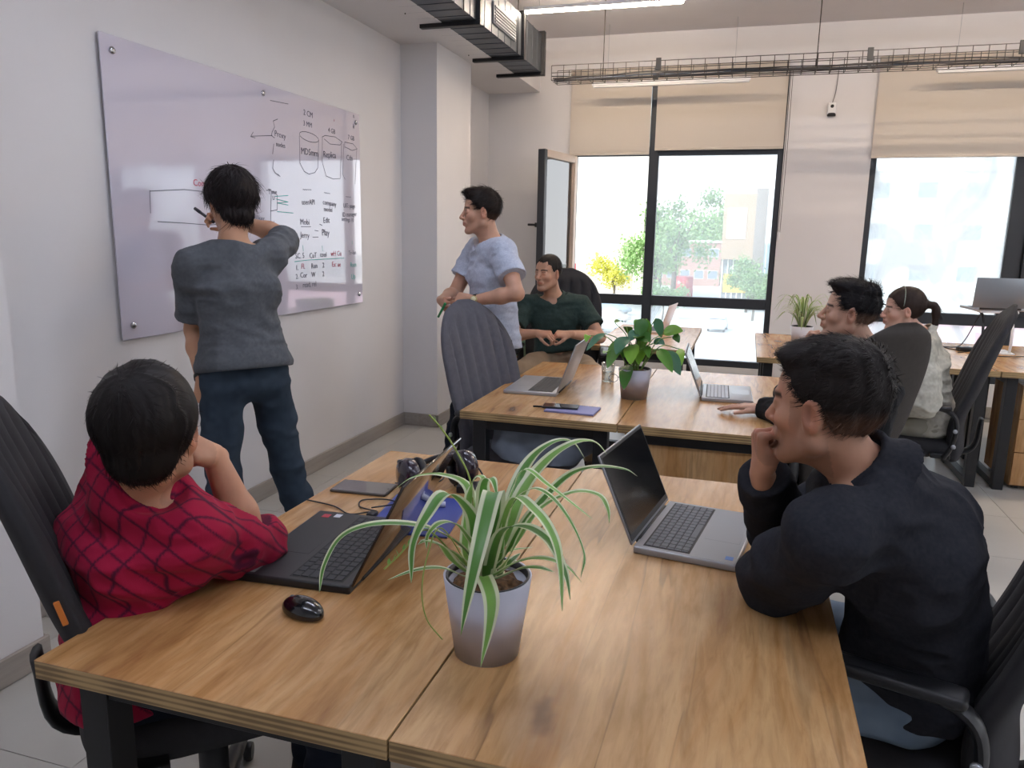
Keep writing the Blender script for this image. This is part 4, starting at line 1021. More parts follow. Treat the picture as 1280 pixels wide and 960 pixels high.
    if tr_:
        F = Field(); t_off = .012
        top = pel+(spts[0]-pel)*tr_.get('top', .3)
        F.u(loft([pel-(spts[0]-pel)*.15, top], [plat, plat], [(.150*tw, .112*tw), (.120*tw, .086*tw)]))
        for s in 'LR':
            hp, kn = J['hip'+s], J['kn'+s]; mid = hp+(kn-hp)*.5
            F.u(cone(hp, mid, .088*tw, .078*tw), .04); F.u(cone(mid, kn, .078*tw, .062), .02)
            if 'an'+s in J:
                an = J['an'+s]; F.u(cone(kn, kn+(an-kn)*.3, .062, .062), .02); F.u(cone(kn+(an-kn)*.3, an, .062, tr_.get('ankle', .05)), .02)
        F.disp(wrinkle(tr_.get('wr', .007), tr_.get('ws', (9, 9, 20)), None, 1.0, 11))
        for s in 'LR':
            if 'an'+s in J:
                an, kn = J['an'+s], J['kn'+s]; d = nrm(an-kn); F.s(lambda p, c=an+d*.02, d=d: np.maximum(-(p-c)@d, np.linalg.norm(p-c, axis=-1)-.1), .004)
        upv = nrm(spts[0]-pel); F.keep(lambda p: (p-top)@upv-.02, .004)
        ks = [J[k] for k in J if k[:2] in ('hi', 'kn', 'an')]+[top]
        V, Q = polygonise(F, np.min(ks, 0)-.17, np.max(ks, 0)+.17, tr_.get('h', .0085))
        col = tr_['col'](V, J) if callable(tr_['col']) else np.tile(rgb(tr_['col']), (len(V), 1))
        np_mesh('trousers', V, Q, tr_.get('mat', m_denim), root, col=col)
        if 'anL' in J:
            for s in 'LR':
                an = J['an'+s]; fd = nrm(A_(*o.get('toe'+s, o.get('toe', (0, 1, 0))))); z0 = .0; F = Field(); gx = A_(an[0], an[1], z0)
                F.u(cone(gx-fd*.045+A_(0, 0, .05), gx+fd*.09+A_(0, 0, .042), .040, .038)); F.u(cone(gx+fd*.09+A_(0, 0, .042), gx+fd*.175+A_(0, 0, .034), .043, .030), .02)
                F.u(cone(gx-fd*.02+A_(0, 0, .06), gx-fd*.01+A_(0, 0, .115), .042, .044), .02); F.keep(lambda p: -(p[..., 2]-.002), .004)
                V, Q = polygonise(F, gx-.25, gx+.25+A_(0, 0, -.05), .006); lowm = V[:, 2] < .022
                col = np.where(lowm[:, None], rgb(o.get('sole', '#d8d6d2')), rgb(o.get('shoe', '#22242a'))); np_mesh('shoe', V, Q, m_cloth, root, col=col)
    # everything above was computed in world space: bring the parts under the root
    for c in root.children: c.matrix_local = Matrix.Translation(-Vector(org)) @ c.matrix_local
    return root, dict(J=J, Rh=Rh, hc=hc, hs=hs, front=front, lat=lat)
def in_frame_raw(F, c, R, sc=1.0):
    """like in_frame but runs displacements too"""
    c = A_(*c).astype(np.float32); R = np.asarray(R, np.float32); sc = np.float32(sc)
    def f(p):
        q = ((p-c)@R)/sc; D = None
        for op, g, k in F.ops:
            if op == 'd': D = D+g(q); continue
            d = g(q)
            D = d if D is None else smin(D, d, k) if op == 'u' else smax(D, -d, k) if op == 's' else smax(D, d, k)
        return D*sc
    return f
def cuff(c, d, r, L):
    def f(p):
        q = p-c; s = q@d; rad_ = np.linalg.norm(q-s[..., None]*d, axis=-1); return np.maximum(rad_-r, np.maximum(s-.003, -s-L))*.9
    return f
def collar(nk, nd, front, spec, lat):
    """turned-down collar: a tilted conical band around the neck, open in front"""
    r0, hgt, th, gap = spec; c = nk+nd*.0
    ln = nrm(lat)
    def f(p):
        q = p-c; s = q@nd; v = q-s[..., None]*nd; fr = v@front; sd = v@ln; rr = np.sqrt((fr*.92)**2+sd**2)
        r_at = r0+.016-.5*np.clip(s+.02, -.03, .05)*.6
        a = np.abs(np.arctan2(sd, fr))
        drop = .022*np.exp(-(a/.9)**2)       # collar points reach lower in front
        band = np.maximum(np.abs(rr-r_at-np.clip(.012-s, 0, .05)*.35)-th, np.maximum(s-hgt, -s-.022-drop))
        return np.maximum(band, (gap-a)*.08)*.85
    return f
def fold(c, n, w, amp):
    c = A_(*c); n = nrm(n)
    return lambda p: amp*np.exp(-(((p-c)@n)/w)**2)*np.exp(-(np.linalg.norm(p-c, axis=-1)/.12)**2)
# ---------------------------------------------------------------- the seven people
def ik(a, c, l1, l2, pole):
    a, c = A_(*a), A_(*c); d = c-a; L = min(np.linalg.norm(d), (l1+l2)*.999); d = d/np.linalg.norm(d); x = (l1*l1-l2*l2+L*L)/(2*L)
    h = math.sqrt(max(l1*l1-x*x, 0)); p = A_(*pole); p = nrm(p-p@d*d); return a+d*x+p*h
def hv(deg, z=0): return A_(math.cos(rad(deg)), math.sin(rad(deg)), z)
def seated_legs(J, pel, head_, spread=.11, kz=.50, fx=.42, fs=.40, w=.09):
    f = hv(head_); l = hv(head_+90); pel = A_(*pel)
    J['hipL'] = pel+l*w; J['hipR'] = pel-l*w
    J['knL'] = pel*[1, 1, 0]+f*fx+l*(w+spread)+A_(0, 0, kz); J['knR'] = pel*[1, 1, 0]+f*fx-l*(w+spread)+A_(0, 0, kz)
    J['anL'] = pel*[1, 1, 0]+f*fs+l*(w+spread)+A_(0, 0, .09); J['anR'] = pel*[1, 1, 0]+f*fs-l*(w+spread)+A_(0, 0, .09)
def arm_dist(V, J):
    best = None
    segs = []
    for s in 'LR': segs += [(J['sh'+s]*.55+J['el'+s]*.45, J['el'+s], s, 0), (J['el'+s], J['wr'+s], s, 1)]
    ds = [cone(a, b, .0)(V) for a, b, _, _ in segs]; return segs, np.array(ds)
def plaid(V, J, front):
    base = rgb('#9c1739'); line = rgb('#24102a'); lat = nrm(J['shL']-J['shR']); pel = (J['hipL']+J['hipR'])/2; up = nrm(J['neck']-pel)
    segs, ds = arm_dist(V, J); k = ds.argmin(0); armed = ds.min(0) < .062; pitch = .039
    wob = (vnoise(V*7)-.5)*.006
    u = V@lat+wob; v = V@(up*.8+nrm(front)*.75)+wob
    for i, (a, b, s, _) in enumerate(segs):
        m = armed & (k == i)
        if not m.any(): continue
        ax = nrm(b-a); n1 = nrm(np.cross(ax, A_(-.35, .1, 1))); q = V[m]-a
        u[m] = q@n1*1.15+wob[m]; v[m] = q@ax+wob[m]+.02
    def ln(t, w): return np.exp(-(((t/pitch) % 1-.5)*pitch/w)**4)
    a = np.maximum(ln(u, .0025), ln(v, .0025))[:, None]
    a2 = np.maximum(ln(u+.006, .012), ln(v+.006, .012))[:, None]*.12
    c = base*(1-a2)+a2*base*.55
    return c*(1-.82*a)+line*.82*a
def melange(c1, c2, sc=160):
    def f(V, J, front):
        n = vnoise(V*sc)[:, None]; return rgb(c1)*(1-n)+rgb(c2)*n
    return f
def piped(c1, c2):
    def f(V, J, front):
        n = vnoise(V*90)[:, None]; return rgb(c1)*(1-n)+rgb(c2)*n
    return f
def jeans(c1, c2, seam='#6f5a45'):
    def f(V, J):
        n = (vnoise(V*[14, 14, 5])*.6+vnoise(V*45)*.4)[:, None]; c = rgb(c1)*(1-n)+rgb(c2)*n
        # worn lighter zones on thigh fronts and seat
        return c
    return f
def watch(parent_info, s, root, face_col, band_col, label_face=True, off=.018, out=None):
    J = parent_info['J']; w, e = J['wr'+s], J['el'+s]; d = nrm(e-w); c = w+d*off; o_ = nrm(A_(*out)-A_(*out)@d*d)
    M = np.stack([np.cross(d, o_), d, o_], 1)
    Mx = Matrix.Translation(Vector(c-A_(*root.location))) @ Matrix(M.tolist()).to_4x4()
    b = new(); lathe(b, [(.0295, -.009), (.0315, -.009), (.0315, .009), (.0295, .009)], 28, cap=False, M=Mx @ Matrix.Rotation(PI/2, 4, 'X')); o = obj('watch_strap', b, band_col, root)
    b = new(); lathe(b, [(.016, .026), (.0185, .028), (.0185, .036), (.016, .0375)], 24, M=Mx); o2 = obj('watch_case', b, face_col[0], root)
    b = new(); lathe(b, [(.0145, .0376), (.0145, .0382)], 24, M=Mx); obj('watch_dial', b, face_col[1], o2)
m_strap = mat('black strap', '#141414', .5)
m_gold = mat('pale gold metal', '#c9b27a', .3, metal=.8); m_dial = mat('cream dial', '#e6dfb8', .35)

# --- 1: man writing on the board, seen from behind
def p_board():
    hd = 146; f = hv(hd); l = hv(hd+90)
    J = dict(head=(-1.99, 2.65, 1.61), neck=(-1.955, 2.60, 1.445)); nk = A_(*J['neck']); shm = nk-A_(0, 0, .055)+f*.005
    J['shL'] = shm+l*.160-A_(0, 0, .03); J['shR'] = shm-l*.155+A_(0, 0, .015)
    J['wrL'] = A_(-1.995, 2.43, .925); J['elL'] = ik(J['shL'], J['wrL'], .28, .25, f*1.0-l*.2)
    J['wrR'] = A_(-2.19, 2.93, 1.545); J['elR'] = ik(J['shR'], J['wrR'], .275, .25, -l*1.0-A_(0, 0, .1)-f*.2)
    pel = A_(-1.90, 2.56, .93); J['hipL'] = pel+l*.092; J['hipR'] = pel-l*.092
    J['knL'] = A_(-1.92, 2.50, .50)+l*.05; J['knR'] = A_(-1.84, 2.74, .50); J['anL'] = A_(-1.84, 2.46, .085); J['anR'] = A_(-1.80, 2.86, .085)
    o = dict(J=J, root=(-1.85, 2.63, 0), label='person writing on the glass board, back turned, grey t-shirt and blue jeans', face=hv(150, -.12), toe=hv(150), tw=.92,
        skin='#b98b6e', spine=[pel*.67+nk*.33-f*.0, pel*.34+nk*.66-f*.015],
        handL=dict(fwd=(-.15, .05, -1), back=l*.75-f*.6, curl=[(50, 60, 40)]*4, thumb=(30, 25, 20)), handR=dict(fwd=(-.85, .05, .25), back=(.1, .75, .45), curl=LOOSE, thumb=(20, 25, 20)),
        hair=dict(t=.022, side=1.15, line=.024, kl=.012, col='#1a1314', crown=(0, -.05, .13), amp=.006, n=3600, len=.05, wid=.0028, lift=.002, line_amp=.012, late=[((0, -.058, -.055), (.066, .050, .045), .02)], seed=2, droop=.008, cl=40),
        shirt=dict(col=melange('#4c4f54', '#5b5e63'), sleeve=.78, hem=pel+A_(0, 0, .045), hemr=(.182, .140), off=.012, wr=.007, ws=(8, 8, 15), vneck=.0, loose=1.5, neck_cut=.0, name='t_shirt', seed=1,
            folds=[((-1.85, 2.60, 1.12), (.4, .1, .9), .012, -.008), ((-1.85, 2.62, 1.03), (-.4, .2, .9), .012, -.008)]),
        trousers=dict(col=jeans('#242d38', '#3d4956'), ankle=.056, wr=.009), shoe='#d9d9d6')
    root, info = make_person(o)
    watch(info, 'L', root, (m_strap, m_strap), m_strap, out=-f+l*.3)
    # blue board eraser cloth in the left hand, marker in the right hand
    b = new(); box(b, -.03, .03, -.055, .055, -.014, .014, .006, 2); e = obj('board_eraser', b, mat('blue felt', '#2c4a86', .8)); e.location = J['wrL']+A_(.02, .06, -.105); e.rotation_euler = (.5, .3, rad(60)); tag(e, 'blue board eraser held in the hanging left hand of the man at the board', 'eraser')
    b = new(); tube(b, [(0, 0, 0), (0, 0, .09)], .0065, 12); tube(b, [(0, 0, .09), (0, 0, .128)], .0075, 12); mk = obj('marker_pen', b, mat('dark marker barrel', '#26282e', .4)); mk.location = J['wrR']+A_(-.09, -.02, -.01); mk.rotation_euler = (0, rad(-62), rad(-10)); tag(mk, 'dark marker pen in the raised right hand of the man at the board', 'pen')
p_board()
# --- 2: man in pale blue shirt standing behind the empty chair
def p_stand():
    hd = 222; f = hv(hd); l = hv(hd+90)
    J = dict(head=(-1.36, 3.83, 1.62)); J['neck'] = A_(-1.315, 3.875, 1.47); nk = J['neck']; shm = nk-A_(0, 0, .055)+f*.01
    J['shL'] = shm+l*.185; J['shR'] = shm-l*.185
    J['wrL'] = A_(-1.32, 3.60, 1.165); J['elL'] = ik(J['shL'], J['wrL'], .275, .245, l*.8-f*.5-A_(0, 0, .2))
    J['wrR'] = A_(-1.53, 3.68, 1.15); J['elR'] = ik(J['shR'], J['wrR'], .275, .245, -l*.8-f*.45-A_(0, 0, .2))
    pel = A_(-1.30, 3.87, .93); J['hipL'] = pel+l*.09; J['hipR'] = pel-l*.09
    J['knL'] = A_(-1.33, 3.86, .50); J['knR'] = A_(-1.50, 3.92, .50); J['anL'] = A_(-1.28, 3.96, .085); J['anR'] = A_(-1.60, 3.98, .085)
    o = dict(J=J, shift=(-.035, .14, 0), root=(-1.41, 4.02, 0), label='person standing with clasped hands, pale blue short-sleeved shirt, dark trousers, wristwatch', face=hv(205, -.02), toe=hv(215), tw=.98,
        skin='#c0937a', spine=[pel*.67+nk*.33, pel*.34+nk*.66-f*.01], stubble=.22, h=.0041,
        handL=dict(fwd=nrm(A_(-1.50, 3.585, 1.17)-J['wrL']), back=(.25, -.9, .25), curl=LOOSE, thumb=(10, 10, 10), tdir=(.75, .5, .1)), handR=dict(fwd=nrm(A_(-1.47, 3.60, 1.135)-J['wrR']), back=(-.5, -.75, -.1), curl=FIST, thumb=(25, 25, 20)),
        hair=dict(t=.013, side=.7, line=.008, col='#1d1512', crown=(.02, -.05, .11), extra=[((.01, .045, .105), (.058, .052, .030), .02)], n=2600, len=.04, wid=.002, lift=.005, comb=(.5, .8, .2), amp=.004, seed=4, fade_amt=.3, nape=-.10),
        shirt=dict(col=melange('#a3abbe', '#c2c8d6', 260), sleeve=.62, hem=pel-A_(0, 0, .02), hemr=(.182, .142), off=.014, wr=.006, loose=1.8, vneck=.055, neck_cut=.0, seed=3, h=.0052, collar=(.053, .016, .004, .35)),
        trousers=dict(col=jeans('#101319', '#1c2230'), ankle=.055), shoe='#1b1c20')
    root, info = make_person(o)
    watch(info, 'L', root, (m_gold, m_dial), m_strap, out=(.1, -1, .25))
    b = new(); tube(b, [(0, 0, 0), (0, 0, .08)], .0065, 12); tube(b, [(0, 0, .08), (0, 0, .10)], .0072, 12); mk = obj('marker_pen', b, mat('green marker barrel', '#1f8a4d', .4)); mk.location = A_(-1.55, 3.74, 1.07); mk.rotation_euler = (rad(20), rad(35), 0); tag(mk, 'green marker pen in the clasped hands of the standing man', 'pen')
p_stand()
# --- 3: man in dark green polo, seated facing the camera
def p_green():
    hd = 282; f = hv(hd); l = hv(hd+90)
    J = dict(head=(-1.275, 4.99, 1.255)); J['neck'] = A_(-1.245, 5.06, 1.10); nk = J['neck']; shm = nk-A_(0, 0, .06)+f*.01
    J['shL'] = shm+l*.185; J['shR'] = shm-l*.185
    J['wrL'] = A_(-1.07, 4.80, .88); J['elL'] = ik(J['shL'], J['wrL'], .27, .25, l-f*.3-A_(0, 0, .5))
    J['wrR'] = A_(-1.27, 4.75, .88); J['elR'] = ik(J['shR'], J['wrR'], .27, .25, -l-f*.3-A_(0, 0, .5))
    pel = A_(-1.20, 5.06, .665); seated_legs(J, pel, hd, spread=.15, kz=.64)
    o = dict(J=J, root=(-1.18, 4.92, 0), label='person seated in a black chair facing the camera, dark green polo shirt, beige trousers', face=hv(246, .0), toe=hv(hd), tw=.98,
        skin='#bd9076', spine=[pel*.67+nk*.33-f*.02, pel*.34+nk*.66-f*.01], stubble=.28, h=.0041, gaze=(-.25, 1, 0),
        handL=dict(fwd=(-.85, -.35, .0), back=(.1, -.35, .9), curl=LOOSE), handR=dict(fwd=(.85, -.25, .0), back=(-.1, -.35, .9), curl=LOOSE),
        hair=dict(t=.009, side=.55, line=.006, col='#17110f', n=1500, len=.018, wid=.0016, lift=.003, nape=-.09, seed=5, fade_amt=.35),
        shirt=dict(col=melange('#24322f', '#32423e', 200), sleeve=.66, hem=pel+A_(0, 0, .06), hemr=(.172, .135), off=.013, wr=.006, loose=1.7, vneck=.05, neck_cut=.0, seed=6, collar=(.054, .014, .0045, .30), name='polo_shirt'),
        trousers=dict(col=jeans('#8d7862', '#a48e74'), mat=m_cloth, wr=.009), shoe='#3a2c22')
    make_person(o)
p_green()
# --- 4: man in the red checked shirt, back to the camera
def p_red():
    J = dict(head=(-1.115, 1.19, 1.098)); J['neck'] = A_(-1.075, 1.075, 1.005); nk = J['neck']
    J['shR'] = A_(-1.05, 1.20, .885); J['shL'] = A_(-1.32, 1.33, .95); J['elR'] = A_(-1.05, 1.41, .79); J['wrR'] = A_(-1.105, 1.365, 1.01)
    J['neck'] = A_(-1.155, 1.195, 1.015)
    J['wrL'] = A_(-1.22, 1.56, .66); J['elL'] = ik(J['shL'], J['wrL'], .28, .25, A_(-1, .3, -.3))
    pel = A_(-1.24, 1.22, .57); seated_legs(J, pel, 40, spread=.04, kz=.53)
    o = dict(J=J, root=(-1.2, 1.05, 0), label='person with short dark hair seen from behind, red checked shirt, head propped on right hand', face=hv(119, -.04), toe=hv(58), tw=.95, h=.0040, hh=.0038,
        skin='#bf8c6f', spine=[A_(-1.24, 1.215, .71), A_(-1.215, 1.22, .84)], hs=1.05, neck_r=.056,
        handR=dict(fwd=(.01, -.88, .46), back=(.80, .25, .45), curl=FIST, thumb=(30, 25, 20)), handL=dict(fwd=(.4, .9, 0), back=(0, 0, 1), curl=REST),
        hair=dict(t=.019, side=1.0, line=.020, kl=.008, col='#130d0c', crown=(.012, -.075, .10), n=5000, len=.03, wid=.0017, lift=.0015, amp=.0025, seed=7, nape=-.085, line_amp=.004, cl=70, late=[((0, -.062, -.035), (.060, .044, .045), .02)]),
        shirt=dict(col=plaid, sleeve=dict(L=1.9, R=1.16), hem=pel-A_(0, 0, .02), hemr=(.178, .135), off=.014, wr=.008, ws=(9, 9, 14), loose=2.0, neck_cut=.048, seed=8, collar=(.050, .052, .0055, .35), h=.0042, cuffw=1.1, name='checked_shirt'),
        trousers=dict(col=jeans('#15181f', '#232936')), shoe='#222222')
    make_person(o)
p_red()
# --- 5: young man in black shirt, profile, hand at his mouth
def p_black():
    hd = 172; f = hv(hd); l = hv(hd+90)
    J = dict(head=(.41, 3.36, 1.215)); J['neck'] = A_(.50, 3.36, 1.07); nk = J['neck']; shm = nk-A_(0, 0, .065)+f*.02
    J['shL'] = shm+l*.18-A_(0, 0, .02); J['shR'] = shm-l*.18
    J['wrL'] = A_(.105, 3.40, .785); J['elL'] = ik(J['shL'], J['wrL'], .28, .25, l*.8-A_(0, 0, .6))
    J['elR'] = A_(.235, 3.66, .805); J['wrR'] = A_(.262, 3.53, 1.04)
    pel = A_(.46, 3.42, .58); seated_legs(J, pel, hd, spread=.05, kz=.53)
    o = dict(J=J, root=(.45, 3.4, 0), label='person in profile with short black hair and black shirt, hand raised to the mouth', face=hv(176, .10), toe=hv(hd), tw=.96,
        skin='#c39a83', spine=[pel*.67+nk*.33+A_(.03, 0, 0), pel*.34+nk*.66+A_(.03, 0, 0)], stubble=.25, h=.0041, gaze=(0, 1, -.05),
        handL=dict(fwd=(-.95, .10, -.02), back=(0, 0, 1), curl=FLAT, thumb=(5, 5, 5), spread=3, tdir=(.85, .5, -.1)), handR=dict(fwd=(.40, -.62, .68), back=(-.62, -.62, .25), curl=[(60, 70, 30), (64, 75, 32), (68, 78, 35), (72, 80, 38)], thumb=(15, 15, 10)),
        hair=dict(t=.010, side=.35, line=.004, col='#141012', crown=(0, -.03, .10), extra=[((0, .03, .105), (.066, .068, .036), .015), ((0, -.03, .10), (.068, .07, .038), .015)], n=2600, len=.03, wid=.002, lift=.011, comb=(0, .9, .3), amp=.006, seed=9, fade_amt=.75, fade_z=.0, nape=-.09, cl=70),
        shirt=dict(col=melange('#0f1013', '#191b20', 200), sleeve=dict(L=1.93, R=1.08), hem=pel, hemr=(.165, .13), off=.014, wr=.007, loose=1.8, neck_cut=.004, seed=10, collar=(.052, .02, .005, .4), cuffw=1.2),
        trousers=dict(col=jeans('#0d0f13', '#171a21')), shoe='#1a1a1a')
    make_person(o)
p_black()
# --- 6: man in the navy sweatshirt, nearest, fist at his mouth
def p_navy():
    hd = 160; f = hv(hd); l = hv(hd+90)
    J = dict(head=(.165, 1.54, 1.185)); J['neck'] = A_(.26, 1.56, 1.06); nk = J['neck']; shm = nk-A_(0, 0, .055)+f*.025
    J['shL'] = shm+l*.185-A_(0, 0, .025); J['shR'] = shm-l*.175-A_(0, 0, .01)
    J['elL'] = A_(.10, 1.585, .80); J['wrL'] = A_(.16, 1.83, .80)
    J['elR'] = A_(.125, 1.80, .825); J['wrR'] = A_(.060, 1.60, 1.025)
    pel = A_(.39, 1.68, .585); seated_legs(J, pel, hd, spread=.06, kz=.52, fx=.44)
    o = dict(J=J, root=(.4, 1.7, 0), label='person nearest on the right in profile, navy sweatshirt and pale jeans, fist at the mouth', face=hv(152, -.03), toe=hv(hd), tw=1.0, h=.0036, hh=.0035,
        skin='#bb8c72', spine=[A_(.395, 1.665, .75), A_(.35, 1.62, .91)], stubble=.45, hs=1.0, neck_r=.052, gaze=(.1, 1, .05),
        handL=dict(fwd=(.25, .95, 0), back=(0, .1, 1), curl=REST), handR=dict(fwd=(-.12, -.05, .98), back=(-.97, -.22, -.1), curl=[(74, 98, 55), (80, 98, 55), (84, 98, 55), (88, 98, 55)], thumb=(10, 25, 20), tdir=(.80, .12, -.6)),
        hair=dict(t=.011, side=.5, line=.006, col='#1f1917', crown=(0, -.045, .10), extra=[((0, .035, .098), (.062, .062, .034), .02), ((0, -.03, .095), (.070, .075, .042), .02)], n=6500, len=.022, wid=.0013, lift=.005, comb=(.3, .7, .1), amp=.004, seed=11, fade_amt=.55, fade_z=-.005, nape=-.095, cl=85),
        shirt=dict(col=melange('#27282e', '#333439', 240), sleeve=1.95, hem=pel+A_(0, 0, .01), hemr=(.175, .14), off=.014, wr=.009, ws=(7, 7, 12), loose=1.7, neck_cut=.045, seed=12, collar=(.052, .052, .0055, .5), h=.005, mat=m_knit, name='sweatshirt', cuffw=1.3,
            folds=[]),
        trousers=dict(col=jeans('#64768a', '#92a3b5'), h=.008), shoe='#222222')
    make_person(o)
p_navy()
# --- 7: woman with ponytail, behind the brown chair
def p_woman():
    hd = 175; f = hv(hd); l = hv(hd+90)
    J = dict(head=(.80, 4.42, 1.15)); J['neck'] = A_(.885, 4.43, 1.03); nk = J['neck']; shm = nk-A_(0, 0, .06)+f*.01
    J['shL'] = shm+l*.16; J['shR'] = shm-l*.16
    J['wrL'] = A_(.70, 4.35, .66); J['elL'] = ik(J['shL'], J['wrL'], .26, .235, -f*.6+l*.4-A_(0, 0, .3))
    J['wrR'] = A_(.66, 4.58, .66); J['elR'] = ik(J['shR'], J['wrR'], .26, .235, -f*.6-l*.4-A_(0, 0, .3))
    pel = A_(.99, 4.45, .57); seated_legs(J, pel, hd, spread=.03, kz=.52)
    o = dict(J=J, root=(.95, 4.45, 0), label='person with brown ponytail and thin hairband, seated, pale loose blouse', face=hv(182, -.04), toe=hv(hd), tw=.88, fem=True,
        skin='#caa08c', spine=[pel*.67+nk*.33, pel*.34+nk*.66], stubble=0, hs=.93, neck_r=.045, hand_s=.86, brow='#4a342a',
        handL=dict(fwd=(-.9, .2, -.3), back=(0, -.2, 1), curl=REST), handR=dict(fwd=(-.9, -.2, -.3), back=(0, .2, 1), curl=REST),
        hair=dict(t=.011, side=.7, line=.010, col='#2e211b', crown=(0, -.10, .03), extra=[((0, -.108, .035), (.024, .03, .026), .015)], n=2200, len=.04, wid=.0016, lift=.001, amp=.002, seed=13, nape=-.06,
            late=[((0, -.145, .03), (.020, .030, .022), .012), ((0, -.165, -.01), (.022, .024, .045), .012), ((0, -.165, -.07), (.017, .018, .05), .01)]),
        shirt=dict(col=melange('#a7a396', '#c2beb0', 100), sleeve=1.7, hem=pel-A_(0, 0, .03), hemr=(.165, .14), off=.02, wr=.010, loose=2.2, neck_cut=-.01, seed=14, collar=(.05, .01, .004, .4), name='blouse'),
        trousers=dict(col=jeans('#8d897c', '#a8a497'), mat=m_cloth, wr=.01), shoe='#dddddd')
    root, info = make_person(o); Rh, hc, hs = info['Rh'], info['hc'], info['hs']
    b = new(); pts = []
    for k in range(19):
        a = rad(-95+190*k/18); p = A_(math.sin(a)*.0875, .018-.012*math.cos(a), .040+math.cos(a)*.0985); w = hc+Rh@p*hs; pts.append(tuple(w-A_(*root.location)))
    tube(b, pts, .0022, 6); obj('hairband', b, mat('grey green hairband', '#8b9183', .4, metal=.4), root)
p_woman()
SPIDER = [(0.03, [(-0.374, 1.106, 0.952), (-0.353, 1.082, 1.064), (-0.343, 1.043, 1.118), (-0.333, 0.963, 1.079), (-0.331, 0.91, 1.024), (-0.335, 0.886, 0.967)]), (0.026, [(-0.37, 1.093, 0.937), (-0.357, 1.042, 0.98), (-0.32, 0.969, 0.985), (-0.31, 0.935, 0.962), (-0.312, 0.904, 0.915)]), (0.024, [(-0.37, 1.108, 0.957), (-0.342, 1.08, 1.037), (-0.297, 1.046, 1.068), (-0.253, 1.026, 1.061), (-0.221, 1.007, 1.024), (-0.21, 1.002, 0.984)]), (0.013, [(-0.381, 1.125, 0.953), (-0.352, 1.156, 1.063), (-0.327, 1.155, 1.122), (-0.282, 1.134, 1.109), (-0.235, 1.122, 1.085), (-0.201, 1.108, 1.07)]), (0.024, [(-0.366, 1.141, 0.958), (-0.361, 1.205, 1.056), (-0.344, 1.253, 1.108), (-0.309, 1.28, 1.138), (-0.277, 1.29, 1.139), (-0.252, 1.292, 1.109)]), (0.028, [(-0.359, 1.136, 0.972), (-0.342, 1.191, 1.063), (-0.308, 1.234, 1.117), (-0.268, 1.262, 1.145), (-0.236, 1.283, 1.145), (-0.213, 1.286, 1.125)]), (0.022, [(-0.355, 1.125, 0.967), (-0.32, 1.171, 1.036), (-0.272, 1.219, 1.094), (-0.226, 1.237, 1.113), (-0.177, 1.251, 1.111), (-0.154, 1.256, 1.1)]), (0.018, [(-0.348, 1.117, 0.966), (-0.303, 1.148, 1.052), (-0.249, 1.161, 1.089), (-0.206, 1.164, 1.091), (-0.187, 1.155, 1.074), (-0.182, 1.152, 1.049)]), (0.012, [(-0.363, 1.103, 0.975), (-0.331, 1.09, 1.074), (-0.295, 1.078, 1.117), (-0.26, 1.067, 1.114), (-0.226, 1.06, 1.08), (-0.203, 1.057, 1.033), (-0.205, 1.049, 0.998)]), (0.018, [(-0.357, 1.101, 0.956), (-0.316, 1.078, 0.993), (-0.27, 1.064, 1.013), (-0.231, 1.055, 1.011), (-0.205, 1.058, 0.987)]), (0.02, [(-0.352, 1.092, 0.954), (-0.306, 1.06, 0.991), (-0.269, 1.042, 1.007), (-0.241, 1.03, 1.01)]), (0.019, [(-0.366, 1.111, 0.966), (-0.323, 1.076, 1.096), (-0.275, 1.038, 1.099), (-0.24, 1.011, 1.073), (-0.225, 0.997, 1.032), (-0.218, 0.987, 0.973)]), (0.027, [(-0.391, 1.108, 0.989), (-0.388, 1.071, 1.064), (-0.406, 1.013, 1.118), (-0.42, 0.972, 1.097), (-0.433, 0.95, 1.057), (-0.432, 0.939, 1.004)]), (0.018, [(-0.406, 1.137, 0.996), (-0.428, 1.168, 1.076), (-0.48, 1.177, 1.093), (-0.536, 1.178, 1.081), (-0.574, 1.172, 1.051)]), (0.022, [(-0.388, 1.103, 0.961), (-0.404, 1.076, 1.006), (-0.432, 1.033, 1.048), (-0.476, 1.002, 1.065), (-0.522, 0.977, 1.065), (-0.554, 0.954, 1.05), (-0.569, 0.931, 1.013), (-0.568, 0.914, 0.979)]), (0.02, [(-0.398, 1.1, 0.961), (-0.415, 1.052, 1.009), (-0.443, 1.026, 1.032), (-0.454, 1.012, 1.031)]), (0.016, [(-0.398, 1.088, 0.951), (-0.426, 1.043, 0.982), (-0.454, 1.004, 0.992), (-0.487, 0.972, 0.985)]), (0.016, [(-0.393, 1.1, 1.003), (-0.409, 1.062, 1.05), (-0.424, 1.028, 1.063), (-0.436, 1.011, 1.049), (-0.437, 1.006, 1.029)]), (0.022, [(-0.388, 1.115, 0.966), (-0.385, 1.112, 1.049), (-0.381, 1.114, 1.106), (-0.36, 1.091, 1.121), (-0.345, 1.07, 1.101)]), (0.018, [(-0.418, 1.127, 0.967), (-0.421, 1.14, 1.034), (-0.413, 1.145, 1.098), (-0.39, 1.133, 1.109), (-0.384, 1.106, 1.072)]), (0.02, [(-0.389, 1.133, 0.953), (-0.41, 1.161, 1.018), (-0.413, 1.183, 1.073), (-0.41, 1.205, 1.074)]), (0.02, [(-0.363, 1.133, 0.967), (-0.347, 1.128, 1.023), (-0.339, 1.131, 1.074), (-0.329, 1.115, 1.087)]), (0.016, [(-0.36, 1.139, 0.939), (-0.347, 1.147, 0.959), (-0.341, 1.161, 0.964), (-0.335, 1.174, 0.968)]), (0.022, [(-0.397, 1.099, 0.951), (-0.409, 1.05, 0.991), (-0.418, 1.013, 1.034), (-0.441, 0.988, 1.05)])]
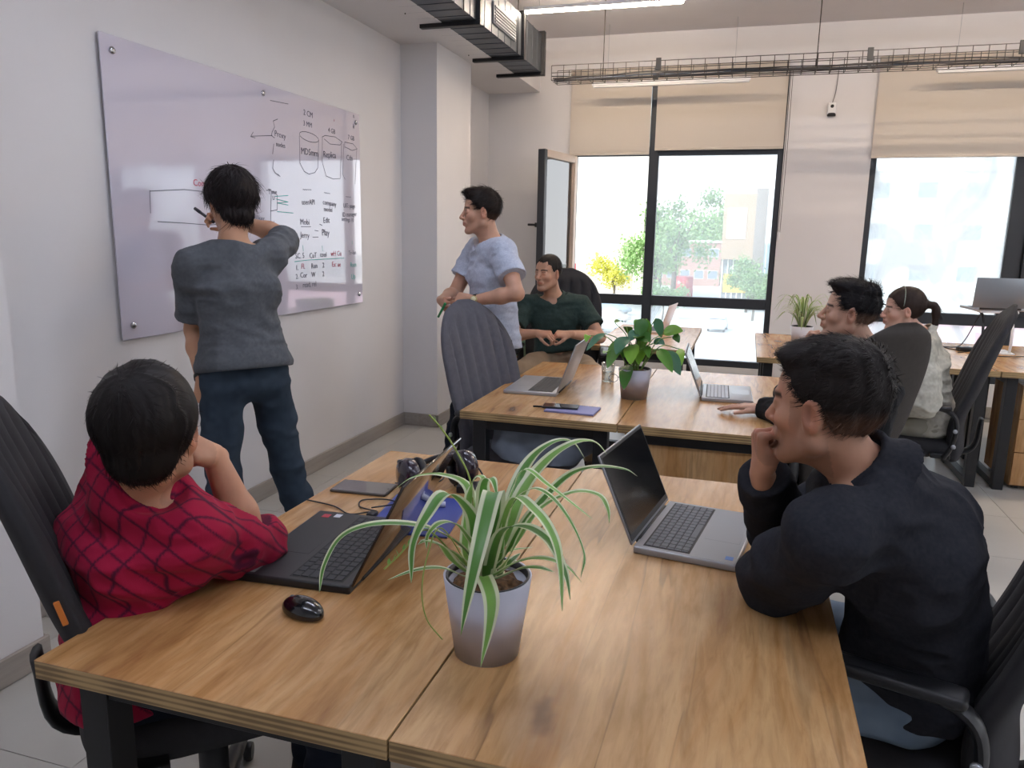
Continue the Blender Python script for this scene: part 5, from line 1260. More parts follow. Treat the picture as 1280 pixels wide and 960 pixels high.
STOLON = [[(-0.397, 1.112, 0.966), (-0.417, 1.151, 1.083), (-0.448, 1.164, 1.137), (-0.479, 1.172, 1.173), (-0.502, 1.17, 1.197)], [(-0.394, 1.091, 0.96), (-0.413, 1.01, 1.064), (-0.423, 0.979, 1.033), (-0.424, 0.959, 0.986), (-0.418, 0.962, 0.939), (-0.397, 0.972, 0.904)], [(-0.399, 1.089, 0.96), (-0.437, 1.022, 1.051), (-0.453, 0.994, 1.046), (-0.469, 0.975, 1.026), (-0.484, 0.957, 1.01)]]
BROAD = [(0.05715789473684211, [(-0.512, 3.578, 0.907), (-0.495, 3.385, 0.824)]), (0.06096842105263158, [(-0.542, 3.594, 1.032), (-0.583, 3.429, 0.909)]), (0.06096842105263158, [(-0.527, 3.6, 1.038), (-0.548, 3.452, 0.971)]), (0.06477894736842105, [(-0.499, 3.601, 1.002), (-0.474, 3.414, 0.935)]), (0.05715789473684211, [(-0.47, 3.616, 1.034), (-0.404, 3.508, 1.03)]), (0.045726315789473684, [(-0.459, 3.617, 1.018), (-0.47, 3.492, 1.049)]), (0.03429473684210526, [(-0.626, 3.573, 1.052), (-0.69, 3.464, 0.979)]), (0.03048421052631579, [(-0.697, 3.549, 1.04), (-0.706, 3.519, 1.011)]), (0.06096842105263158, [(-0.457, 3.639, 1.124), (-0.467, 3.594, 1.021)]), (0.06858947368421052, [(-0.441, 3.644, 1.124), (-0.459, 3.638, 0.966)]), (0.04191578947368421, [(-0.4, 3.656, 1.125), (-0.371, 3.678, 1.032)]), (0.05334736842105263, [(-0.359, 3.654, 1.052), (-0.269, 3.664, 1.071)]), (0.03429473684210526, [(-0.317, 3.665, 1.042), (-0.283, 3.648, 1.016)]), (0.04953684210526316, [(-0.379, 3.634, 0.983), (-0.29, 3.463, 0.903)]), (0.05715789473684211, [(-0.343, 3.643, 0.973), (-0.255, 3.472, 0.891)]), (0.03429473684210526, [(-0.282, 3.664, 0.985), (-0.257, 3.531, 0.926)]), (0.03810526315789474, [(-0.531, 3.609, 1.085), (-0.523, 3.684, 1.028)]), (0.026673684210526315, [(-0.583, 3.596, 1.1), (-0.559, 3.687, 1.095)]), (0.04953684210526316, [(-0.477, 3.619, 1.055), (-0.507, 3.581, 1.02)]), (0.05334736842105263, [(-0.457, 3.611, 0.987), (-0.452, 3.524, 0.919)]), (0.045726315789473684, [(-0.492, 3.599, 0.981), (-0.525, 3.508, 0.949)]), (0.03429473684210526, [(-0.437, 3.618, 0.992), (-0.403, 3.494, 0.959)]), (0.03429473684210526, [(-0.402, 3.632, 1.009), (-0.348, 3.627, 1.007)]), (0.03429473684210526, [(-0.598, 3.562, 0.958), (-0.603, 3.437, 0.975)]), (0.03429473684210526, [(-0.525, 3.581, 0.943), (-0.543, 3.563, 0.983)]), (0.045726315789473684, [(-0.485, 3.623, 1.086), (-0.466, 3.717, 1.104)])]
BROAD_ROOT = (-0.49, 3.58, 0.884)
# ---------------------------------------------------------------- laptops
m_disp = mat('dark display glass', '#0b0c0f', .12, spec=.6)
m_key = mat('dark key caps', '#2b2d31', .55)
m_keyg = mat('grey key caps', '#55585e', .55)
m_blackshell = mat('matte black shell', '#1b1b1e', .38)
m_whiteshell = mat('pale pink shell', '#e3d3cf', .35)
def laptop(loc, rz, w, d, tilt, label, shell, keym, hinge_m=None, lid_m=None, th=.018, display=None, keys=(15, 6), stickers=None, inlay=None):
    """hinge line at local y=0, user towards +y, width along x; lid leans back by tilt degrees from vertical"""
    t = empty('laptop', loc, rz); tag(t, label, 'laptop')
    b = new(); box(b, -w/2, w/2, 0, d, 0, th, .004, 3); base = obj('base', b, shell, t)
    if inlay: 
        b = new(); box(b, -w/2+.004, w/2-.004, .004, d-.004, th-.0004, th+.0003, .0001, 1); obj('palm_rest', b, inlay, base)
    kx0, kx1, ky0, ky1 = -w*.45, w*.45, d*.10, d*.53; nx, ny = keys
    b = new(); box(b, kx0-.004, kx1+.004, ky0-.004, ky1+.004, th-.0006, th+.0004); obj('key_well', b, mat('key well', '#131316', .6), base)
    b = new(); rnd = random.Random(1)
    for j in range(ny):
        y0 = ky0+(ky1-ky0)*j/ny; y1 = ky0+(ky1-ky0)*(j+1)/ny; x = kx0
        while x < kx1-.004:
            cw = (kx1-kx0)/nx
            if j == ny-1 and abs(x) < w*.13: cw *= 4.6
            elif (j in (2, 3, 4)) and x == kx0: cw *= 1.5
            xe = min(x+cw, kx1); box(b, x+.0012, xe-.0012, y0+.0012, y1-.0012, th, th+.0022, .0006, 1); x = xe
    k = obj('keys', b, keym, base, smooth=False); k['kind'] = 'stuff'
    b = new(); box(b, -w*.17, w*.15, d*.60, d*.95, th-.0003, th+.0006, .0004, 1); obj('touchpad', b, shell if not inlay else inlay, base)
    b = new()
    lathe(b, [(.007, -w*.36), (.007, w*.36)], 12, M=Matrix.Translation((0, -.002, th-.004)) @ Matrix.Rotation(PI/2, 4, 'Y')); obj('hinge', b, hinge_m or m_black, base)
    lid = empty('lid', (0, 0, th-.002), parent=t); lid.rotation_euler = (rad(tilt), 0, 0); h = d*.97
    b = new(); box(b, -w/2, w/2, -.006, 0, .004, h, .0028, 2); lo = obj('lid_shell', b, lid_m or shell, lid)
    b = new(); box(b, -w/2+.004, w/2-.004, .0, .0012, .012, h-.003, .0004, 1); obj('bezel', b, m_black, lid)
    b = new(); box(b, -w/2+.010, w/2-.010, .0012, .0018, .026, h-.010, .0002, 1); obj('display', b, display or m_disp, lid)
    if stickers:
        for (x, y, sx, sy, col, nm) in stickers:
            b = new(); box(b, x-sx/2, x+sx/2, y-sy/2, y+sy/2, th+.0003, th+.0008); s = obj('sticker', b, mat('sticker '+col, col, .4), base, smooth=False); s['label'] = nm
    return t
# nearest black laptop, user side to the left (towards -X); nearest grey laptop, user side to the right
laptop((-.765, 1.525, .7502), rad(94), .40, .272, 27, 'large black laptop opened on the near desk beside the mouse', m_blackshell, m_key, lid_m=mat('glossy dark lid', '#2a211d', .14, metal=.3, coat=.6), inlay=mat('dark palm rest', '#29292c', .45),
       stickers=[(-.145, .245, .085, .03, '#8b8c8f', 'silver sticker strip on the near palm-rest corner'), (.165, .235, .022, .02, '#b3263a', 'small red sticker'), (.172, .205, .022, .018, '#c7ccd6', 'small white sticker')])
laptop((-.19, 1.925, .7502), rad(-98), .365, .243, 24, 'grey laptop with black screen in front of the man in navy', m_silver, m_keyg, lid_m=mat('grey lid', '#8f9196', .35, metal=.5), inlay=mat('grey palm rest', '#85878c', .38, metal=.4),
       stickers=[(.15, .222, .02, .018, '#3d6bb3', 'small blue sticker')])
laptop((-.835, 3.66, .7502), rad(92), .42, .26, 20, 'silver laptop at the left of the middle desk, beside the grey chair', m_silver, m_key, lid_m=m_silver)
laptop((-.17, 3.80, .7502), rad(-88), .36, .235, 22, 'silver laptop in front of the young man in black', m_silver, mat('pale keys', '#b9bcc2', .5), display=mat('display with painted brown reflection', '#54463c', .12))  # brown reflection painted as the display's base colour
laptop((-.62, 6.30, .7502), rad(84), .34, .23, 18, 'thin pale laptop on the far desk by the street window', m_whiteshell, m_key, lid_m=m_whiteshell)
laptop((2.0, 5.58, .7502), rad(168), .36, .24, 32, 'black laptop on the far right desk behind the tall chair', m_blackshell, m_key)
def riser():
    t = empty('laptop_riser', (1.69, 6.10, .75)); t.scale = (1, 1, 1.7); tag(t, 'white curved laptop stand on the far right desk by the window', 'laptop stand')
    b = new(); box(b, -.12, .12, -.11, .11, 0, .006, .002, 1); obj('foot', b, m_white, t)
    for s in (-1, 1):
        b = new(); tube(b, spline([(s*.09, -.09, .005), (s*.09, -.10, .08), (s*.09, -.05, .15), (s*.09, .10, .17)], 6), .010, 6, flat=(.4, 1)); obj('side_bar', b, m_white if s > 0 else m_black, t)
    b = new(); box(b, -.12, .12, -.08, .12, .165, .175, .003, 1); obj('rest', b, m_white, t)
riser()
LP6 = laptop((1.69, 6.02, 1.048), rad(6), .36, .22, 8, 'silver laptop raised on the white stand, its lid facing the room', m_silver, m_key, lid_m=mat('blue grey lid', '#8d949b', .35, metal=.5))
# ---------------------------------------------------------------- mice
def mouse(loc, rz, label, s=1):
    t = empty('computer_mouse', loc, rz); tag(t, label, 'mouse')
    F = Field(); F.u(ell((0, 0, .008), (.030, .053, .026))); F.keep(lambda p: -(p[..., 2]-.0015), .002)
    V, Q = polygonise(F, (-.05, -.07, -.01), (.05, .07, .05), .0022); np_mesh('shell', V*s, Q, mat('glossy black plastic', '#0d0e12', .16, coat=.5), t)
    b = new(); lathe(b, [(.008, -.003), (.009, 0), (.008, .003)], 14, M=Matrix.Translation((0, .030*s, .0225*s)) @ Matrix.Rotation(PI/2, 4, 'Y')); obj('scroll_wheel', b, mat('grey rubber', '#4b4d52', .6), t)
    return t
mouse((-.80, 1.225, .7502), rad(72), 'glossy black computer mouse beside the black laptop on the near desk')
mouse((1.255, 5.58, .7502), rad(20), 'small black computer mouse on the far right desk behind the brown chair')
# ---------------------------------------------------------------- phones, notebooks, folder
def phone(loc, rz, label, col, scr, w=.076, l=.158, back=False):
    t = empty('smartphone', loc, rz); tag(t, label, 'phone')
    b = new(); box(b, -w/2, w/2, -l/2, l/2, 0, .008, .0035, 3); obj('body', b, col, t)
    b = new(); box(b, -w/2+.003, w/2-.003, -l/2+.003, l/2-.003, .0078, .0084, .0002, 1); obj('screen', b, scr, t)
    b = new(); lathe(b, [(.003, .0083), (.003, .0087)], 10, c=(0, l/2-.010, 0)); obj('camera', b, m_black, t)
phone((-1.045, 1.945, .7502), rad(-86), 'grey folding phone case lying left of the blue folder on the near desk', mat('worn grey case', '#55504c', .5), mat('grey phone glass', '#4e4b4b', .12, coat=.6), .10, .175)
b = new(); box(b, -.11, .11, -.14, .14, 0, .006, .0015, 1); o = obj('folder', b, mat('royal blue plastic folder', '#35458f', .35)); o.location = (-.80, 1.80, .7502); o.rotation_euler = (0, 0, rad(8)); tag(o, 'royal blue folder lying under the lid of the black laptop', 'folder')
b = new(); tube(b, [(0, 0, 0), (0, .105, 0)], .0085, 12); b2 = obj('marker_pen', b, mat('blue marker barrel', '#1f4fa8', .35)); b2.location = (-.885, 1.835, .7645); b2.rotation_euler = (0, 0, rad(-75)); tag(b2, 'blue marker pen lying on the royal blue folder', 'pen')
b = new(); tube(b, [(0, .0, 0), (0, .03, 0)], .0078, 10); c2 = obj('cap', b, mat('white marker cap', '#c9cede', .4), b2); c2.location = (0, .105, 0)
def notepad():
    t = empty('notepad', (-.69, 3.20, .7502), rad(-2)); tag(t, 'spiral notepad with violet cover under the dark phone on the middle desk', 'notepad')
    b = new(); box(b, -.11, .11, -.075, .075, 0, .008, .001, 1); obj('cover', b, mat('violet paper cover', '#7d7fb0', .5), t)
    for k in range(18):
        b = new() if k == 0 else b; lathe(b, [(.0045, -.0012), (.0055, 0), (.0045, .0012)], 8, M=Matrix.Translation((-.10+k*.0118, .076, .005)) @ Matrix.Rotation(PI/2, 4, 'Y'))
    o = obj('spiral_binding', b, m_silver, t); o['kind'] = 'stuff'
notepad()
phone((-.745, 3.205, .7588), rad(-84), 'dark smartphone lying on the violet notepad on the middle desk', m_black, mat('phone glass', '#0c0f18', .08, coat=.7))
b = new(); tube(b, [(0, 0, 0), (0, .14, 0)], .004, 8); o = obj('ballpoint_pen', b, m_black); o.location = (-.87, 3.20, .7545); o.rotation_euler = (0, 0, rad(-80)); tag(o, 'black ballpoint pen lying at the left end of the violet notepad', 'pen')
# ---------------------------------------------------------------- headphones and cables on the near desk
def headphones():
    t = empty('headphones', (-.84, 2.02, .75), rad(50)); t.scale = (1.18,)*3; tag(t, 'black over-ear headphones with purple tint standing behind the blue folder', 'headphones')
    pm = mat('purple black plastic', '#231726', .25, coat=.6)
    for s in (-1, 1):
        Mx = Matrix.Translation((s*.075, 0, .047)) @ Matrix.Rotation(PI/2, 4, 'Y')
        b = new(); lathe(b, [(.0, -.020*s), (.036, -.018*s), (.044, -.006*s), (.046, .006*s), (.040, .022*s), (.018, .026*s), (0, .026*s)], 28, cap=False, M=Mx); obj('ear_cup', b, pm, t)
        b = new(); rs = []
        for k in range(21):
            a = 2*PI*k/20; rs.append((s*.052, .034*math.cos(a), .047+.034*math.sin(a)))
        tube(b, rs, .011, 8); obj('ear_cushion', b, mat('black leatherette', '#141316', .5), t)
    b = new(); tube(b, spline([(-.083, 0, .06), (-.085, .03, .075), (-.05, .10, .05), (0, .125, .03), (.05, .10, .05), (.085, .03, .075), (.083, 0, .06)], 6), .0075, 8, flat=(1, 1.4)); obj('headband', b, m_plastic, t)
headphones()
def cable(pts, label, r=.0022, m=m_plastic, grp=None, k=8):
    b = new(); tube(b, spline(pts, k), r, 6); o = obj('cable', b, m); tag(o, label, 'cable', grp); return o
z = .7535
cable([(-1.149, 1.80, z), (-1.05, 1.78, z), (-.98, 1.74, z), (-.93, 1.77, z+.002), (-.90, 1.75, z)], 'thin black cable running in from the left edge of the near desk')
cable([(-.96, 2.06, z), (-.93, 2.13, z), (-.87, 2.14, z+.004), (-.86, 2.08, z), (-.91, 2.03, z), (-.98, 2.02, z)], 'black cable looped behind the grey phone on the near desk')
cable([(-.91, 1.76, z+.01), (-.98, 1.80, z), (-1.00, 1.85, z), (-.94, 1.87, z+.003), (-.88, 1.83, z+.012), (-.93, 1.77, z+.014)], 'black cable coiled between the grey phone and the blue folder')
b = new(); box(b, -.012, .012, -.016, .016, 0, .016, .005, 2); o = obj('cable_clip', b, m_plastic); o.location = (-.915, 1.745, .7502); tag(o, 'small black plug block at the end of the coiled cable', 'plug')
def box_thing():
    t = empty('charger_box', (-.735, 2.04, .7502), rad(10)); tag(t, 'small black charger box behind the black laptop lid on the near desk', 'charger')
    b = new(); box(b, -.045, .045, -.03, .03, 0, .022, .004, 2); obj('body', b, m_plastic, t)
    b = new(); tube(b, spline([(.0, .03, .012), (.02, .07, .02), (-.01, .09, .05), (-.05, .06, .03), (-.06, .02, .006)], 6), .003, 6); obj('lead', b, m_plastic, t)
box_thing()
# ---------------------------------------------------------------- glass cup and spectacles
def cup():
    t = empty('drinking_glass', (-.665, 3.94, .7502)); tag(t, 'clear drinking glass left of the leafy plant on the middle desk', 'glass')
    gm = bpy.data.materials.new('clear glass'); gm.use_nodes = True; N = gm.node_tree.nodes; L = gm.node_tree.links; N.remove(N['Principled BSDF'])
    tr = N.new('ShaderNodeBsdfTransparent'); tr.inputs[0].default_value = (.93, .95, .95, 1); gl = N.new('ShaderNodeBsdfGlossy'); gl.inputs['Roughness'].default_value = .03
    lw = N.new('ShaderNodeLayerWeight'); lw.inputs[0].default_value = .35; mx = N.new('ShaderNodeMixShader'); L.new(lw.outputs[1], mx.inputs[0]); L.new(tr.outputs[0], mx.inputs[1]); L.new(gl.outputs[0], mx.inputs[2]); L.new(mx.outputs[0], N['Material Output'].inputs[0])
    b = new(); lathe(b, [(0, .001), (.032, .001), (.036, .1), (.034, .1), (.030, .009), (0, .009)], 28, cap=False); obj('glass_wall', b, gm, t)
    b = new(); lathe(b, [(0, .0095), (.0295, .0095), (.0315, .05), (0, .05)], 24, cap=False); obj('water', b, gm, t)
cup()
def specs():
    t = empty('spectacles', (-.60, 3.93, .7502), rad(15)); tag(t, 'thin-framed spectacles lying beside the drinking glass', 'glasses'); m = mat('dark wire', '#3b2f2a', .4, metal=.5)
    for s in (-1, 1):
        b = new(); tube(b, [(s*.033+.024*math.cos(2*PI*k/20), 0, .024+.021*math.sin(2*PI*k/20)) for k in range(21)], .0014, 6); obj('rim', b, m, t)
        b = new(); tube(b, [(s*.058, 0, .03), (s*.062, -.01, .032), (s*.058, -.11, .012)], .0014, 6); obj('temple', b, m, t)
    b = new(); tube(b, [(-.009, 0, .028), (0, 0, .032), (.009, 0, .028)], .0014, 6); obj('bridge', b, m, t)
specs()
# ---------------------------------------------------------------- plants
m_leaf = attr_mat('leaf', .38, 0, .15, 180, .5, vary=.10, vscale=20)
for n in list(m_leaf.node_tree.nodes):
    if n.type == 'BSDF_PRINCIPLED':
        tr = m_leaf.node_tree.nodes.new('ShaderNodeBsdfTranslucent'); mx = m_leaf.node_tree.nodes.new('ShaderNodeMixShader'); mx.inputs[0].default_value = .25
        src = n.inputs['Base Color'].links[0].from_socket; m_leaf.node_tree.links.new(src, tr.inputs[0]); m_leaf.node_tree.links.new(n.outputs[0], mx.inputs[1]); m_leaf.node_tree.links.new(tr.outputs[0], mx.inputs[2])
        m_leaf.node_tree.links.new(mx.outputs[0], m_leaf.node_tree.nodes['Material Output'].inputs[0])
def ribbon_leaf(parent, pts, width, cols, org, prof=None, k=5, facing=None, fold=.25, name='leaf', cross=(-1, -.62, -.5, 0, .5, .62, 1)):
    P = [np.array(v[:]) for v in spline([tuple(p) for p in pts], k)]; n = len(P); V = []; C = []; side = None
    for i, p in enumerate(P):
        t = nrm(P[min(i+1, n-1)]-P[max(i-1, 0)]); up = A_(0, 0, 1) if facing is None else A_(*facing)
        s = np.cross(t, up)
        if np.linalg.norm(s) < .15: s = side if side is not None else np.cross(t, A_(.3, 1, 0))
        s = nrm(s)
        if side is not None:
            if s@side < 0: s = -s
            s = nrm(s*.5+side*.5); s = nrm(s-t*(s@t))
        side = s; nn = np.cross(s, t); u = i/(n-1)
        w = width*.5*(prof(u) if prof else (min(1, .35+u*2.6) if u < .25 else 1)*(1-max(0, (u-.45)/.55)**1.7)**.9+.02)
        for c in cross:
            V.append(p+s*w*c+nn*abs(c)*w*fold-A_(*org)); a = abs(c)
            C.append(cols[1] if a > .6 else cols[0])
    m = len(cross); Q = [[i*m+j, i*m+j+1, (i+1)*m+j+1, (i+1)*m+j] for i in range(n-1) for j in range(m-1)]
    return np_mesh(name, np.array(V), np.array(Q), m_leaf, parent, col=np.array(C))
def pot(parent, rr, rb, h, m, soil=True):
    b = new(); t = .0035; lathe(b, [(0, .002), (rb, .002), (rb+.001, 0), (rr, h), (rr-t, h), (rr-t-.006, h-.06), (0, h-.06)], 48, cap=False); p = obj('pot', b, m, parent)
    b = new(); lathe(b, [(rr-t-.001, h-.006), (rr-.001-t, h+.001), (rr-t*2.2, h+.001), (rr-t*2.6, h-.012)], 40, cap=False); obj('inner_pot_rim', b, m_plastic, parent)
    F = Field(); F.u(ell((0, 0, h-.028), (rr-.013, rr-.013, .024))); F.disp(lambda q: .007*(vnoise(q*90)-.5)*2)
    V, Q = polygonise(F, (-.1, -.1, h-.07), (.1, .1, h+.02), .004); n = vnoise(V*260)[:, None]; col = rgb('#2b1d15')*(1-n)+rgb('#7a5a3c')*n*1.1
    s = np_mesh('soil', V, Q, m_cloth, parent, col=col); s['kind'] = 'stuff'
m_pot = mat('pale lilac-grey pot', '#b9b9c6', .35)
g1, g2, gw = rgb('#55883a'), rgb('#78a64e'), rgb('#dfe6c2')
def spider1():
    org = (-.408, 1.215, .7502); t = empty('potted_spider_plant', org); tag(t, 'striped spider plant in pale pot on the near desk', 'plant'); pot(t, .080, .058, .150, m_pot)
    rnd = random.Random(4)
    for k, (w, pts) in enumerate(SPIDER):
        p0 = np.array(pts[0]); c = A_(org[0]+.00, org[1], p0[2]); pts = [tuple(c+(p0-c)*.35-A_(0, 0, .03))]+list(pts)
        g = [g1, g2][k % 2]*rnd.uniform(.85, 1.15); ribbon_leaf(t, pts, w*1.05, (g, gw*rnd.uniform(.85, 1.0)), org, facing=None, k=6)
    for k in range(9):
        a = rnd.uniform(0, 2*PI); L_ = rnd.uniform(.05, .10); c, s = math.cos(a), math.sin(a); z0 = org[2]+.13
        pts = [(org[0]+c*.008, org[1]+s*.008, z0-.01), (org[0]+c*L_*.35, org[1]+s*L_*.35, z0+L_*.7), (org[0]+c*L_, org[1]+s*L_, z0+L_*.9)]
        ribbon_leaf(t, pts, .012, (g2, gw), org)
    for k, pts in enumerate(STOLON):
        b = new(); tube(b, [Vector(p)-Vector(org) for p in spline(pts, 6)], [.0016, .0011, .0014][k], 6); st = obj('stem', b, mat('green runner', '#8fa04a' if k != 1 else '#a39a52', .5), t)
        q = spline(pts, 6)
        for j in range(len(q)//2, len(q)-1, 3 if k == 0 else 2):
            if k == 1: continue
            d = Vector((rnd.uniform(-.3, .3), rnd.uniform(-.3, .3), .8)); e = q[j]+d*.012; ribbon_leaf(st, [tuple(q[j]), tuple(q[j]*.5+e*.5), tuple(e)], .005, (g2, g2), org, name='bud_leaf')
spider1()
def broad():
    org = (-.475, 3.575, .7502); t = empty('potted_leafy_plant', org); tag(t, 'broad-leaved dark green plant in pale pot on the middle desk', 'plant'); pot(t, .078, .060, .142, m_pot)
    rnd = random.Random(8); prof = lambda u: max(.03, math.sin(PI*min(1, u**.8))**.75)
    for k, (w, (a, e)) in enumerate(BROAD):
        a, e = A_(*a), A_(*e); w = min(w, .068)*1.15; root = A_(org[0]+rnd.uniform(-.02, .02), org[1]+rnd.uniform(-.02, .02), org[2]+.115)
        d = e-a; mid = (a+e)/2+A_(0, 0, .012+.1*abs(d[2])*0)
        g = rgb(['#3f742c', '#5a8a38', '#47765a', '#76a53a'][k % 4])*rnd.uniform(.8, 1.25)
        b = new(); sm = (root+a)/2+A_(0, 0, .02+.25*np.linalg.norm((a-root)[:2])); tube(b, [Vector(v)-Vector(org) for v in spline([tuple(root), tuple(sm), tuple(a)], 6)], .0022, 6); st = obj('stem', b, mat('leaf stalk', '#5c7d2f', .5), t)
        ribbon_leaf(t, [tuple(a), tuple(mid), tuple(e)], w, (g, g*1.08), org, prof=prof, k=8, facing=(-.1, -.75, .65), fold=.18)
broad()
def spider2():
    org = (.405, 5.80, .7502); t = empty('potted_spider_plant', org); tag(t, 'bushy yellow-green spider plant in white pot on the far right desk', 'plant'); pot(t, .078, .058, .15, mat('white pot', '#cfcbd0', .35))
    rnd = random.Random(12)
    for k in range(58):
        a = rnd.uniform(0, 2*PI); L_ = rnd.uniform(.10, .24); c, s = math.cos(a), math.sin(a); up = rnd.uniform(.10, .26); z0 = org[2]+.12; dr = rnd.uniform(-.02, .14)*L_/.2
        pts = [(org[0]+c*.015, org[1]+s*.015, z0), (org[0]+c*L_*.35, org[1]+s*L_*.35, z0+up*.8), (org[0]+c*L_*.75, org[1]+s*L_*.75, z0+up), (org[0]+c*L_*1.1, org[1]+s*L_*1.1, z0+up-dr)]
        g = rgb(['#6c8f35', '#86a544', '#55792e'][k % 3])*rnd.uniform(.85, 1.2); ribbon_leaf(t, pts, rnd.uniform(.011, .017), (g, gw*.8), org, k=4)
spider2()
# ---------------------------------------------------------------- cables and chargers on the far right desk
z = .7535
cable([(1.42, 6.25, z), (1.50, 6.20, z+.01), (1.56, 6.25, z+.06), (1.60, 6.2, z+.2), (1.62, 6.15, z+.28)], 'black laptop charging lead rising to the laptop stand on the far right desk', .004)
cable([(1.42, 6.2, z), (1.48, 6.1, z), (1.60, 6.12, z), (1.5, 6.0, z), (1.45, 5.95, z)], 'tangled black cable on the window side of the far right desk', .0035)
cable([(1.55, 5.95, z), (1.65, 5.85, z), (1.8, 5.9, z), (1.9, 5.95, z)], 'black cable snaking toward the far right laptop', .003)
b = new(); box(b, -.05, .05, -.025, .025, 0, .03, .006, 2); o = obj('power_adapter', b, m_plastic); o.location = (1.52, 6.08, .7502); o.rotation_euler = (0, 0, .3); tag(o, 'black power adapter among the cables on the far right desk', 'charger')
# ---------------------------------------------------------------- grey jacket bundled below the middle desk, bin and crate behind the empty chair
def jacket():
    F = Field(); c = A_(-.83, 3.27, .60)
    F.u(ell(c, (.20, .13, .13))); F.u(ell(c+A_(-.10, -.03, .06), (.11, .11, .09)), .05); F.u(ell(c+A_(.13, 0, .03), (.12, .11, .08)), .05); F.u(cone(c+A_(-.17, -.08, -.03), c+A_(.02, -.13, -.15), .04), .03); F.u(cone(c+A_(.18, -.08, .0), c+A_(.06, -.13, -.16), .035), .03)
    F.disp(wrinkle(.022, (7, 7, 9), None, 1.0, 3)); V, Q = polygonise(F, c-.4, c+.4, .007); n = vnoise(V*30)[:, None]
    V[:, 2] = np.clip(V[:, 2], .512, .70); o = np_mesh('folded_jacket', V, Q, m_cloth, None, origin=c, col=rgb('#6d7480')*(1-n)+rgb('#848c99')*n); o.location = c; tag(o, 'crumpled grey jacket heaped on the chair seat under the middle desk', 'jacket')
jacket()
def crate():
    t = empty('wooden_crate', (-1.62, 5.62, 0)); tag(t, 'plain oak cabinet with green top box behind the seated man in green', 'cabinet')
    b = new(); box(b, -.2, .2, -.2, .2, 0, .60, .003, 1); obj('body', b, m_woodv, t)
    b = new(); box(b, -.002, .002, -.203, -.199, .02, .58); obj('door_gap', b, m_black, t)
crate()
b = new(); lathe(b, [(0, 0), (.13, 0), (.16, .34), (.165, .345), (.155, .345), (.125, .012), (0, .012)], 32, cap=False); o = obj('waste_bin', b, mat('pale green plastic', '#8fb79c', .4)); o.location = (-1.62, 5.62, .601); tag(o, 'pale green plastic tub standing on the oak cabinet behind the men', 'bin')
# ---------------------------------------------------------------- outside: street seen from the third floor
GZ = -8.2
b = new(); box(b, -160, 160, 9, 400, GZ-.5, GZ); struct('ground', b, mat('pale paving', '#aeb0a8', .9, noise=.08, nscale=.2))
def oriented(name, x, y, w, d, h, m, parent=None, rz=0, z=GZ, bev=0):
    b = new(); box(b, -w/2, w/2, -d/2, d/2, 0, h, bev); o = obj(name, b, m, parent, smooth=False); o.location = (x, y, z); o.rotation_euler = (0, 0, rz); return o
# road runs away from the building
road = empty('street', (-3, 16, GZ)); tag(road, 'pale street running away from the building below the window', 'street')
def strip(name, x0a, x0b, x1a, x1b, y0, y1, z, m, parent):
    b = new(); vs_ = [b.verts.new(v) for v in ((x0a, y0, z), (x0b, y0, z), (x1b, y1, z), (x1a, y1, z))]; b.faces.new(vs_); r = bmesh.ops.extrude_face_region(b, geom=b.faces[:]); bmesh.ops.translate(b, vec=(0, 0, -.1), verts=[v for v in r['geom'] if isinstance(v, bmesh.types.BMVert)])
    bmesh.ops.recalc_face_normals(b, faces=b.faces); o = obj(name, b, m, parent, smooth=False); o.location = (3, -16, 0); return o
m_road = mat('pale grey asphalt', '#c3c4c2', .9, noise=.05, nscale=.5)  # pale grey, faintly mottled
strip('carriageway', -2.0, 12.0, -29.6, -18.5, 14, 415, .12, m_road, road)
strip('footpath', -4.6, -2.0, -31.5, -29.6, 14, 415, .16, mat('pale kerb', '#d3d0c8', .9), road)
strip('footpath', 12.0, 14.6, -18.5, -16.0, 14, 415, .16, mat('pale kerb', '#d3d0c8', .9), road)
def tree(x, y, h, r, kind, label):
    cols = [('#7da05e', '#93b374'), ('#648c4e', '#82a468'), ('#c3bf4a', '#d6d36a')][kind]; t = empty('street_tree', (x, y, GZ)); tag(t, label, 'tree')
    rnd = np.random.RandomState(int(x*7+y*3) % 1000+1); b = new(); tube(b, [(0, 0, 0), (.1, 0, h*.3), (0, .1, h*.62)], [h*.028, h*.02, h*.012], 8); obj('trunk', b, mat('bark', '#6b6358', .9), t)
    for k in range(4):
        a = k*1.7; b = new(); tube(b, [(0, 0, h*.4), (math.cos(a)*r*.3, math.sin(a)*r*.3, h*.6), (math.cos(a)*r*.6, math.sin(a)*r*.6, h*.78)], [h*.012, h*.008, h*.004], 6); obj('branch', b, mat('bark', '#6b6358', .9), t)
    n = 2600; c = rnd.randn(n, 3)*A_(r*.42, r*.42, h*.17)+A_(0, 0, h*.68); lumps = rnd.randn(9, 3)*A_(r*.5, r*.5, h*.14)+A_(0, 0, h*.68); pick = rnd.randint(0, 9, n); c = lumps[pick]+rnd.randn(n, 3)*r*.19
    s = r*.055*(.6+rnd.rand(n)[:, None]*.9); u = rnd.randn(n, 3); u /= np.linalg.norm(u, axis=1)[:, None]; v = np.cross(u, rnd.randn(n, 3)); v /= np.linalg.norm(v, axis=1)[:, None]
    V = np.stack([c-u*s, c+v*s*.6, c+u*s, c-v*s*.6], 1).reshape(-1, 3); Q = np.arange(n*4).reshape(-1, 4); mixc = np.repeat(rnd.rand(n), 4)[:, None]
    o = np_mesh('foliage', V, Q, m_leaf, t, col=rgb(cols[0])*(1-mixc)+rgb(cols[1])*mixc); o['kind'] = 'stuff'
